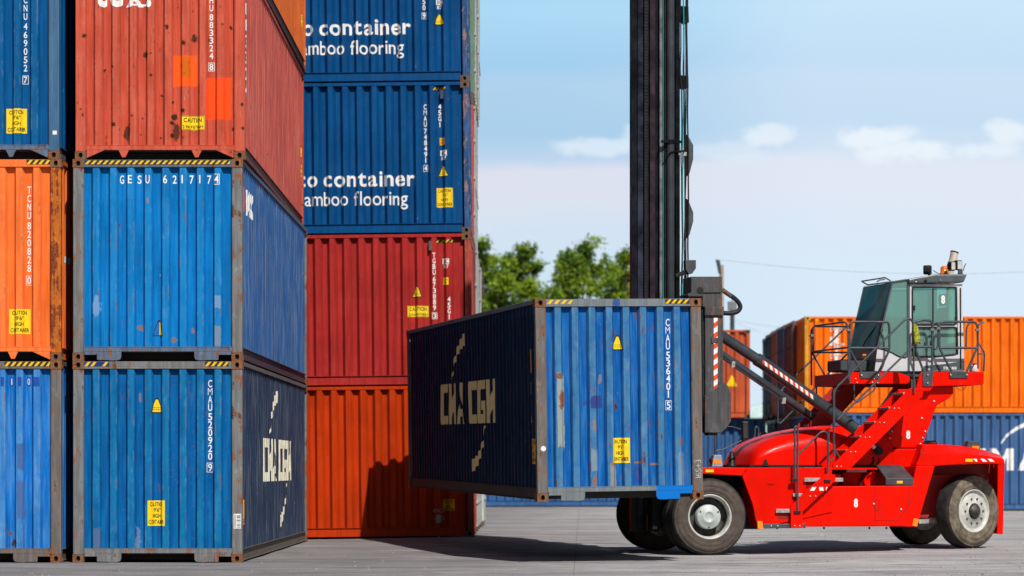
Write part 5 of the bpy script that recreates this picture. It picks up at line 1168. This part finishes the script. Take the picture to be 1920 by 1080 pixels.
    mb.tube([Lp(*c3([(235, 410)])[0], .95), Lp(*c3([(262, 435)])[0], .95)], .055, 16); mb.tube([Lp(*c3([(262, 436)])[0], .90), Lp(*c3([(262, 436)])[0], 1.05)], .072, 18); hs = mb.build('hydraulic_hose', blk, T)
    mb = MB(); mb.tube([Lp(*c3([(222, 402)])[0], .89), Lp(*c3([(240, 420)])[0], .89)], .035, 10); mb.build('hose_label', INK_W, hs)
    mb = MB(); mb.tube([Lp(x, y, .95) for x, y in c5([(1300, 830), (1310, 870), (1360, 895), (1415, 870), (1428, 830)])], .005, 6, fil=.1); mb.build('loose_cable', blk, T)
    mb = MB()
    for k in range(2): mb.tube([Lp(x+k*14, y, .99) for x, y in c5([(568, 715), (575, 690), (610, 678), (645, 690), (655, 712)])], .010, 6, fil=.05)
    mb.build('cable_loop', blk, T)

    # ---------------- tilt cylinders
    def strip(p, q, r, a0, a1, s0, s1, m, parent, name, n=5):
        ax = (q-p).normalized(); A_ = ax.cross(Vector((0, 1, 0))).normalized(); B_ = ax.cross(A_).normalized(); mb = MB(); vs = []
        for i in range(n+1):
            a = a0+(a1-a0)*i/n; d = (A_*math.cos(a)+B_*math.sin(a))*r; sh = (i/n-.5)*.05
            vs += [p+ax*(s0+sh)+d, p+ax*(s1+sh)+d]
        mb.add(vs, [(2*i, 2*i+1, 2*i+3, 2*i+2) for i in range(n)], 0, True); return mb.build(name, m, parent)
    def cylinder(a, m, b, v, r1, r2, tape_=False):
        A_, M_, B_ = Lp(*a, v), Lp(*m, v), Lp(*b, v); mb = MB(); mb.tube([A_, M_], r1, 22); mb.tube([M_, B_], r2, 22); d = (B_-A_).normalized(); mb.tube([M_-d*.05, M_+d*.03], r2*1.06, 22)
        o = mb.build('tilt_cylinder', cylm, T)
        if tape_:
            Lh = (Lp(1519, 742, v)-M_).length; n = 20
            for k in range(n):
                s0 = .03+Lh*k/n; strip(M_, B_, r2+.003, TA0, TA1, s0, s0+Lh/n*1.0, RED_INK if k % 2 == 0 else INK_W, o, 'hazard_strip')
        return o
    TA0, TA1 = R(74), R(106)
    # angles: choose the lower front quarter facing the camera
    cylinder((1268, 574), (1423, 676), (1604, 804), .75, .086, .098, True)
    cylinder((1262, 600), (1380, 683), (1545, 797), 2.75, .062, .066)
    c_o = cylinder((1352, 668), (1400, 703), (1470, 752), 2.65, .012, .012)
    for x, y in ((1375, 684), (1470, 752)): prismpart('pipe_clamp', alu, 2.6, 2.68, [(x-4, y+5), (x+3, y+5), (x+4, y-6), (x-2, y-6)])

    # ---------------- mast
    mast = empty('mast'); mast.parent = T; ZT = 14.0
    def vbox(name, m, x0, x1, v0, v1, z0=.35, z1=ZT, bevel=.004):
        a = Lp(x0, 500, v0).x; b = Lp(x1, 500, v0).x; mb = MB(); mb.box(a, b, v0, v1, z0, z1); return mb.build(name, m, mast, bevel=bevel)
    vbox('inner_rail', mastm, 1184, 1194.5, 1.28, 1.40); vbox('inner_rail_web', mastl if False else mastm, 1194.5, 1208, 1.34, 1.38, bevel=0); vbox('inner_rail', mastm, 1214.5, 1219, 1.30, 1.40)
    vbox('middle_rail', mastr, 1219, 1228.5, 1.26, 1.36); vbox('middle_rail_web', mastm, 1228.5, 1237, 1.36, 1.40, bevel=0); vbox('middle_rail', mastl, 1237, 1242, 1.28, 1.36)
    vbox('outer_rail', mastm, 1242, 1250, 1.40, 1.44); vbox('outer_rail', mastm, 1266.5, 1275, 1.30, 1.40)
    vbox('outer_rail_web', mastm, 1250, 1266, 1.42, 1.46, bevel=0); vbox('inner_rail_face', simple('blue_grey_mast_face', (.016, .019, .032), .35, 0, .8, 3, spec=.2), 1196, 1206, 1.325, 1.34)
    for (a, b) in ((1190, 1224), (1226, 1238)): vbox('far_rail', mastm, a, b, 2.35, 2.5)
    for z in (1.0, 6.5, 9.8, 13.4):
        mb = MB(); mb.box(Lp(1240, 500, 1.4).x, Lp(1262, 500, 1.4).x, 1.46, 2.36, z, z+.3); mb.build('cross_beam', mastm, mast)
    def vt(name, m, x, v, r, z0=.5, z1=ZT, seg=10): a = Lp(x, 500, v).x; mb = MB(); mb.tube([(a, v, z0), (a, v, z1)], r, seg); return mb.build(name, m, mast)
    vt('lift_cylinder', cylm, 1257, 1.22, .064, seg=24); vt('hose', teal, 1243.5, 1.27, .009); vt('hose', blk, 1247, 1.24, .013)
    vt('hose', blk, 1249.6, 1.24, .010)
    # leaf chain
    mb = MB(); a = Lp(1211, 500, 1.3).x; z = .6
    while z < ZT: mb.box(a-.028, a+.028, 1.29, 1.33, z, z+.032); mb.box(a-.020, a+.020, 1.285, 1.335, z+.034, z+.05); z += .052
    mb.build('lift_chain', blk, mast)
    # hoses and brackets behind the mast
    rnd = random.Random(5)
    for x, m, r in ((1277.5, blk, .010), (1281, teal, .012), (1283.2, blk, .011), (1286, blk, .012), (1289.3, blk, .013)):
        mb = MB(); P = []; z = 3.2
        while z < ZT: P.append((Lp(x, 500, 1.35).x+.008*math.sin(z*1.1+x)+rnd.uniform(-.006, .006), 1.35+rnd.uniform(-.03, .03), z)); z += .35
        mb.tube(P, r, 6, fil=.1); mb.build('hose', m, mast)
    for pts in ([(1266, 10), (1291, 12), (1292, 42), (1283, 46), (1266, 34)], [(1266, 140), (1291, 142), (1291.5, 164), (1282, 168), (1266, 163)]): prismpart('hose_bracket', mastm, 1.36, 1.42, pts, mast)
    for pts in ([(1287, 252), (1291, 256), (1300, 272), (1300, 298), (1293, 325), (1287, 332)], [(1287, 372), (1291, 376), (1300, 398), (1300, 415), (1293, 440), (1287, 448)]): prismpart('hose_guard', steel, 1.40, 1.44, pts, mast)
    prismpart('hose_guard', steel, 1.20, 1.34, [(1285.5, 487.5), (1305, 487.5), (1305, 503), (1298, 513), (1292, 514), (1286, 506)], mast); prismpart('lower_bracket', blk, 1.24, 1.30, [(1283, 506), (1292, 514), (1268, 520), (1266, 515)], mast)
    mb = MB(); zz = Lp(1257, 266, 1.2).z; mb.box(Lp(1240, 266, 1.18).x, Lp(1276, 266, 1.18).x, 1.15, 1.20, zz-.02, zz+.02); mb.tube([(Lp(1257, 266, 1.2).x, 1.22, zz-.03), (Lp(1257, 266, 1.2).x, 1.22, zz+.03)], .078, 20); mb.tube([Lp(1248, 290, 1.14), Lp(1256, 285, 1.12), Lp(1283, 283, 1.25)], .016, 8); mb.build('cylinder_clamp', mastm, mast)
    mb = MB(); mb.box(Lp(1270, 283, 1.3).x, Lp(1274, 283, 1.3).x, 1.22, 1.3, zz-.20, zz-.15); mb.box(Lp(1280, 283, 1.3).x, Lp(1286, 283, 1.3).x, 1.26, 1.32, zz-.21, zz-.15); mb.build('hose_fitting', alu, mast)
    # mast foot seen under the container
    mb = MB(); mb.box(Lp(1236, 950, 1.1).x, Lp(1254, 950, 1.1).x, 1.05, 1.25, .30, 1.6); mb.build('mast_foot', steel, mast, bevel=.02)

    # ---------------- spreader
    sp = empty('spreader'); sp.parent = T; q = -3.05
    mb = MB(); mb.box(-.66, -.48, -1.3, 6.9, 3.05, 3.55); mb.box(-.90, -.70, -2.7, -1.2, 3.1, 3.45); mb.build('main_beam', rusty, sp)
    def sb(name, m, pts, v0=q, v1=q+.5, bevel=.008): return prismpart(name, m, v0, v1, pts, sp, bevel, at_v=q)
    sb('arm_head', rusty, [(1296, 518.5), (1354.5, 518.5), (1354.5, 548.5), (1318, 549), (1318, 556), (1290, 556), (1290, 551), (1296, 549)], q, q+.45)
    sb('arm_head', rusty, [(1318, 549), (1354.5, 549), (1355, 575), (1318, 575)], q+.02, q+.45); sb('arm_collar', rusty, [(1321, 574.5), (1357, 574.5), (1357, 592), (1321, 592)], q-.02, q+.48, .015)
    sb('arm', rusty, [(1323, 592), (1356.5, 592), (1356.5, 760), (1323, 760)], q+.02, q+.44)
    sb('arm_foot', rusty, [(1322, 742), (1357, 716), (1364, 722), (1371, 738), (1371, 790), (1362, 803), (1353, 812), (1322, 811)], q, q+.40, .012)
    sb('twist_lock', blk, [(1331, 811), (1349, 811), (1349, 816), (1331, 816)], q+.1, q+.3)
    sb('arm_side', blk, [(1317.5, 557), (1323, 557), (1323, 800), (1319, 760)], q+.06, q+.3, 0)
    vv = q+.017
    for k in range(17):
        y0 = 593+k*9.9; prismpart('hazard_strip', RED_INK if k % 2 else INK_W, vv-.006, vv, [(1338.3, y0+3), (1345.6, y0-2 if k else y0+3), (1345.6, y0+7.9), (1338.3, y0+12.9)], sp, 0)
    sb('clamp_plate', rusty, [(1334, 633), (1347, 633), (1347, 642.5), (1334, 642.5)], q-.0, q+.03, .004)
    mb = MB(); mb.tube([Lp(x, y, q+.2) for x, y in c8([(183, 205), (205, 222), (235, 240), (258, 262), (268, 285), (255, 305), (225, 314), (188, 312)])], .034, 12, fil=.12); mb.build('hydraulic_hose', blk, sp)
    mb = MB(); mb.tube([Lp(x, y, q+.12) for x, y in c8([(180, 208), (200, 215), (222, 236)])], .030, 10); mb.build('hose_fitting', rusty, sp)
    mb = MB(); p = Lp(*c8([(80, 208)])[0], q); mb.tube([p+Vector((0, -.004, 0)), p+Vector((0, .02, 0))], .05, 16); mb.build('lock_hole', HOLE, sp)
    mb = MB(); mb.box(-1.2, -.7, 6.9, 7.4, 3.7, 4.05); mb.box(-.86, -.6, 6.9, 7.3, 1.8, 3.8); mb.build('far_arm', rusty, sp)
    for k in range(3): prismpart('shackle', blk, q+.05, q+.2, [(1318.5, 620+k*60), (1323, 618+k*60), (1323, 630+k*60), (1318.5, 628+k*60)], sp, 0)

    # ---------------- loose things on the platform
    W2 = Matrix.Translation(VO) @ Matrix.Rotation(VA, 4, 'Z')
    base = Lp(1826, 697.5, 1.25); j = empty('plastic_jug', W2 @ base); tag(j, 'clear plastic jug with a red lid standing on the handler platform behind the cab', 'jug')
    m_ = simple('cloudy_plastic', (.62, .58, .60), .3); mb = MB(); mb.lathe([(0, 0), (.065, 0), (.074, .01), (.074, .085), (.065, .11), (.050, .118)], Matrix.Identity(4), 20); mb.build('body', m_, j)
    mb = MB(); mb.lathe([(.058, .112), (.060, .140), (0, .142)], Matrix.Identity(4), 20); mb.build('lid', simple('red_lid', (.75, .02, .03), .35), j)
    mb = MB(); rnd = random.Random(3); p0 = Lp(1713, 608, .30); n = 9; m2 = 12; vs = []
    for i in range(m2):
        t = i/(m2-1); w = .035+.022*math.sin(t*2.6)+.010*rnd.random(); cx = p0.x+.01+.06*t; z = p0.z-.30*t
        for k in range(n): a = 2*math.pi*k/n; rr = w*(1+.35*math.sin(3*a+t*5)+.12*rnd.random()); vs.append((cx+rr*math.cos(a)*.85, .30+rr*math.sin(a)*.7, z+.02*math.sin(2*a+i)))
    fs = [(i*n+k, i*n+(k+1)%n, (i+1)*n+(k+1)%n, (i+1)*n+k) for i in range(m2-1) for k in range(n)]+[tuple(range(n)), tuple(range(len(vs)-1, len(vs)-n-1, -1))]
    mb.add([W2 @ Vector(q_) for q_ in vs], fs, 0, True); o = mb.build('rag', simple('yellow_green_cloth', (.26, .27, .02), .9, 0, .6, 22), None); md = o.modifiers.new('s', 'SUBSURF'); md.levels = 1; md.render_levels = 2
    tag(o, 'crumpled yellow green rag tied over the top of the stair handrail', 'rag')
handler()

# ------------------------------------------------------------------ background: stacks, trees, poles
def background():
    fm = lambda n, c, f=None, s=0: paint(n, c, f, .3, False, .10, 0, .3, s)
    MAB = fm('faded_steel_blue_paint', (.045, .115, .27), (.13, .20, .33), 60); ORG = fm('bright_orange_paint', (.84, .15, .004), (.86, .25, .04), 61)
    BLU = fm('mid_blue_paint', (.03, .10, .25), (.10, .17, .30), 62); RDO = fm('brick_orange_paint', (.50, .09, .035), (.55, .16, .09), 63)
    g1 = 'container row behind the handler'; rot = (0, 0, R(90)); h = .115
    lf = lambda px, Y: (px-960)*Y/F
    t, S = container('blue container with big white lettering on the ground behind the handler', (lf(1509, 86.8)+CL, 86.8, h), rot, MAB, MAB, RUSTCAST_D, MAB, 60, .006, 'gussets', detail=1, group=g1)
    a = Art(); block_letters(a, 'CMA CGM', 0, 0, .66, .70, .14, .3, .19); S['L'].decal(a, 'lettering', [INK_W], t, 4.70, 1.19, .003, False)
    for a0, a1 in ((165, 98), (-15, -82)): a = Art(); arc_band(a, .15, 1.5, 1.95, 1.05, a0, a1, .015, .10, 16); S['L'].decal(a, 'arc_emblem', [INK_W], t, 7.6, .22, .003, False)
    t, S = container('bright orange container with white stacked lettering, on top of the blue one behind the handler', (lf(1509, 86.8)+CL, 86.8, h+CHT), rot, ORG, postmat('golden_orange_post', (.62, .26, .012), (.45, .12, .01), .3, 41), postmat('yellow_orange_casting', (.55, .25, .02), (.3, .1, .02), .3, 40), ORG, 61, .006, 'gussets', detail=1, group=g1)
    a = Art(); z = 0
    for ch in 'TRITON':
        w = .36 if ch != 'I' else .12; a.char(ch, 0, z-.228, .228, w, bold=.05)
        if ch in 'TRIN':
            for sx in ((-.0,) if ch in 'TI' else (-.14, .14)): a.rect(sx-.09, z-.232, sx+.09, z-.182)
        if ch in 'TI': a.rect(-.16 if ch == 'T' else -.075, z-.035, .16 if ch == 'T' else .075, z)
        if ch == 'T': a.rect(-.165, z-.09, -.13, z); a.rect(.13, z-.09, .165, z)
        z -= .268
    S['L'].decal(a, 'lettering', [INK_W], t, .95, 2.54, .003, False)
    S['L'].decal(tape(.40, .06, step=.1), 'hazard_tape', [ORG, TAPE_Y], t, .25, 2.76, .003)
    cols = [('maroon', (.13, .025, .02)), ('dark blue', (.02, .06, .15)), ('orange', (.40, .10, .03)), ('navy', (.012, .03, .08)), ('teal', (.02, .12, .12))]; xs = (1486, 1470, 1457, 1447, 1441)
    cm = [simple(c.replace(' ', '_')+'_end_paint', v, .55, var=.2, scale=3) for c, v in cols]
    lv = ['on the ground', 'on the second level']; low = [3, 0, 1, 4, 3]
    ordn = ['directly behind the orange container', 'two rows behind the orange container', 'three rows behind the orange container', 'four rows behind the orange container', 'last in the row behind the orange container']
    for k in range(5):
        Y = 86.8+2.56*(k+1); X = lf(xs[k], Y)+CL
        for l in (0, 1):
            i = k if l else low[k]; container('%s container end %s, %s' % (cols[i][0], lv[l], ordn[k]), (X+(.15 if l == 0 else 0), Y, h+l*CHT), rot, cm[i], cm[i], RUSTCAST_D, cm[i], 70+k, 0, 'gussets', end='wall', detail=0, rod=cm[i], group='container ends receding beside the orange one')
    # blue row across, with the brick orange one on it
    g2 = 'low blue row beyond the yard'
    for i, (X, lab) in enumerate(((lf(1436, 95.5), 'blue container on the ground under the brick orange one'), (lf(1436, 95.5)-12.35, 'blue container on the ground seen under the lifted container'))):
        container(lab, (X, 95.5, h), rot, BLU, BLU, RUSTCAST_D, BLU, 80+i, .006, 'gussets', detail=1, group=g2)
    t, S = container('brick orange container with a yellow warning triangle, seen behind the tilt cylinders', (lf(1408, 94.8), 95.1, h+CHT), rot, RDO, RDO, RUSTCAST_D, RDO, 85, .006, 'gussets', detail=1)
    label_on(S, 'L', triangle(.36, .34), [YEL, YEL, YEL], t, CL-.60, 1.05, 'warning_triangle'); S['L'].decal(tape(.6, .10, step=.15), 'hazard_tape', [RDO, TAPE_Y], t, CL-1.1, 2.70, .003)
    a = Art(); a.column('TEXU 40', 0, 0, .22, .30, .12, .03, boxlast=False); S['L'].decal(a, 'lettering', [INK_W], t, CL-1.35, 2.4, .003)
    # pale green shed far away
    sh = empty('pale_green_shed', at(1432, 800, 150)); sh.location.z = .1; tag(sh, 'pale green shed far off in the gap between the two orange containers', 'shed')
    w = simple('pale_green_wall', (.40, .62, .50), .6); mb = MB(); mb.box(-1.5, 6, 0, 5, 0, 3.9); mb.build('wall', w, sh); mb = MB(); mb.prism([(-1.8, 3.9), (6.3, 3.9), (6.3, 4.1), (2.2, 5.4), (-1.8, 4.1)], -.3, 5.3); mb.build('roof', simple('pale_roof', (.50, .66, .66), .5), sh)
    mb = MB(); mb.box(-.3, .7, -.05, 0, 0, 2.2); mb.build('door', simple('shed_door', (.06, .10, .10), .5), sh)
    # poles and wires
    wood = simple('weathered_wood', (.32, .24, .16), .85, var=.2); dk = simple('dark_lamp_metal', (.035, .05, .055), .5)
    p = at(1353, 880, 118); pole = empty('utility_pole', (p.x, p.y, .1)); tag(pole, 'tall wooden pole with a small dark lamp head, behind the spreader', 'utility pole', 'poles beyond the yard')
    zt = at(1353, 497, 118).z; mb = MB(); mb.tube([(0, 0, 0), (0, 0, zt-.1)], .12, 12, r2=.085); mb.build('post', wood, pole)
    mb = MB(); q = at(1349, 495, 118); mb.loft([(-.02, -.1, zt-.45), (-.02, .1, zt-.45), (-.12, .1, zt-.45), (-.12, -.1, zt-.45)], [(-.07, -.12, zt+.10), (-.07, .12, zt+.10), (-.24, .12, zt+.13), (-.24, -.12, zt+.13)]); mb.build('lamp_head', dk, pole, bevel=.02, fix=True)
    p = at(1373, 880, 112); pole = empty('utility_pole', (p.x, p.y, .1)); tag(pole, 'short pole with a square grey box on top, behind the brick orange container', 'utility pole', 'poles beyond the yard')
    zt = at(1373, 570, 112).z; mb = MB(); mb.tube([(0, 0, 0), (0, 0, zt-.3)], .09, 10); mb.build('post', dk, pole); mb = MB(); mb.box(-.17, .17, -.15, .15, zt-.36, zt); mb.tube([(0, 0, zt), (0, 0, zt+.12)], .03, 6); mb.build('lamp_head', simple('grey_box', (.16, .19, .21), .5), pole, bevel=.02)
    wm = simple('wire', (.34, .38, .42), .6)
    for (a, b, sag, Y, lab) in (((1352, 487), (2000, 505), .35, 118, 'thin power line running from the wooden pole over the cab'), ((1380, 600), (1560, 612), .2, 140, 'uppermost of the low wires behind the brick orange container'), ((1380, 605), (1560, 650), .2, 140, 'lowest of the low wires behind the brick orange container')):
        A, B = at(*a, Y), at(*b, Y); mb = MB(); mb.tube([A.lerp(B, i/16)-Vector((0, 0, sag*4*(i/16)*(1-i/16))) for i in range(17)], .009, 5); tag(mb.build('power_line', wm), lab, 'power line', 'wires in the sky')
background()

def leafmat():
    m, nt, b = newmat('leaves'); g = G(nt); n = g.noise(g.tc.outputs['Object'], .9, 3, .5); n2 = g.noise(g.tc.outputs['Object'], 9, 2, .5)
    c = g.mix(g.rng(n, .38, .62), (.050, .125, .012), (.23, .34, .014)); c = g.mix(g.mul(g.rng(n2, .5, .75), .6), c, (.30, .36, .03))
    g.ln(c, b.inputs['Base Color']); b.inputs['Roughness'].default_value = .6; b.inputs['Specular IOR Level'].default_value = .3
    N = nt.nodes; out = [k for k in N if k.type == 'OUTPUT_MATERIAL'][0]; tr = N.new('ShaderNodeBsdfTranslucent'); g.ln(c, tr.inputs[0]); mx = N.new('ShaderNodeMixShader'); mx.inputs[0].default_value = .3
    g.ln(b.outputs[0], mx.inputs[1]); g.ln(tr.outputs[0], mx.inputs[2]); g.ln(mx.outputs[0], out.inputs[0]); return m
def tree(clumps, trunk_px, Y, label, seed, leaf=.13, dens=1.0):
    """clumps: (x, y, radius) of leaf masses as seen; spread in depth around the trunk"""
    rnd = random.Random(seed); T0 = at(trunk_px, 880, Y); t = empty('tree', (T0.x, Y, .1)); tag(t, label, 'tree', 'trees beyond the yard')
    s = F/Y; tr = MB(); bark = bpy.data.materials.get('bark') or simple('bark', (.10, .075, .05), .9, var=.3)
    top = min(c[1] for c in clumps); ztop = (HY-top)/s+CH; fork = ztop*.45
    tr.tube([(0, 0, 0), (.08, 0, fork*.5), (0, .1, fork)], .26, 10, r2=.17); leaves = MB()
    for (x, y, r) in clumps:
        c = Vector(((x-trunk_px)/s, rnd.uniform(-2.2, 2.2), (HY-y)/s+CH-.1)); rr = r/s*1.16
        mid = Vector((c.x*.4, c.y*.4, (fork+c.z)/2)); tr.tube([(0, .1, fork*.98), mid, c], .11, 7, r2=.025)
        subs = []
        for k in range(max(8, int(rr*18))):
            d = Vector((rnd.gauss(0, 1), rnd.gauss(0, 1), rnd.gauss(0, 1))).normalized()*rr*rnd.uniform(.2, 1.12); subs.append((c+d, rnd.uniform(.16, .42)))
        for sc_, sr in subs:
            for k in range(int(75*dens*(sr/.3)**1.6)+10):
                p = sc_+Vector((rnd.gauss(0, .62), rnd.gauss(0, .62), rnd.gauss(0, .48)))*sr
                n = Vector((rnd.uniform(-1, 1), rnd.uniform(-1.3, .6), rnd.uniform(-.1, 1.3))).normalized(); a = n.orthogonal().normalized(); a.rotate(Matrix.Rotation(rnd.random()*6.28, 3, n)); b = n.cross(a); l = leaf*rnd.uniform(.5, 1.2)
                leaves.add([p-a*l, p-b*l*.45, p+a*l, p+b*l*.45], [(0, 1, 2, 3)])
    tr.build('trunk', bark, t); leaves.build('crown', LEAF, t)
LEAF = leafmat()
tree([(905, 462, 14), (915, 500, 26), (900, 540, 34), (930, 570, 30), (895, 590, 30), (940, 540, 20), (880, 500, 26), (915, 620, 34)], 905, 150, 'leafy tree just right of the stack edge, its top the brightest green', 11)
tree([(985, 468, 13), (975, 495, 24), (1003, 500, 14), (960, 530, 24), (995, 545, 26), (1010, 580, 26), (970, 585, 32), (955, 490, 9), (1000, 620, 36), (950, 620, 30)], 978, 154, 'leafy tree left of the gap of sky, with a narrow pointed top', 12)
tree([(1098, 468, 17), (1080, 495, 26), (1115, 505, 24), (1055, 495, 13), (1060, 530, 26), (1100, 545, 34), (1065, 575, 32), (1040, 590, 26), (1120, 590, 36), (1080, 620, 40), (1040, 560, 14)], 1085, 152, 'broad leafy tree right of the gap of sky, the fullest crown', 13)
tree([(1172, 490, 14), (1150, 505, 18), (1165, 535, 28), (1190, 520, 22), (1150, 570, 32), (1185, 580, 34), (1160, 620, 38), (1215, 560, 26)], 1172, 156, 'leafy tree right beside the left edge of the black mast', 14)
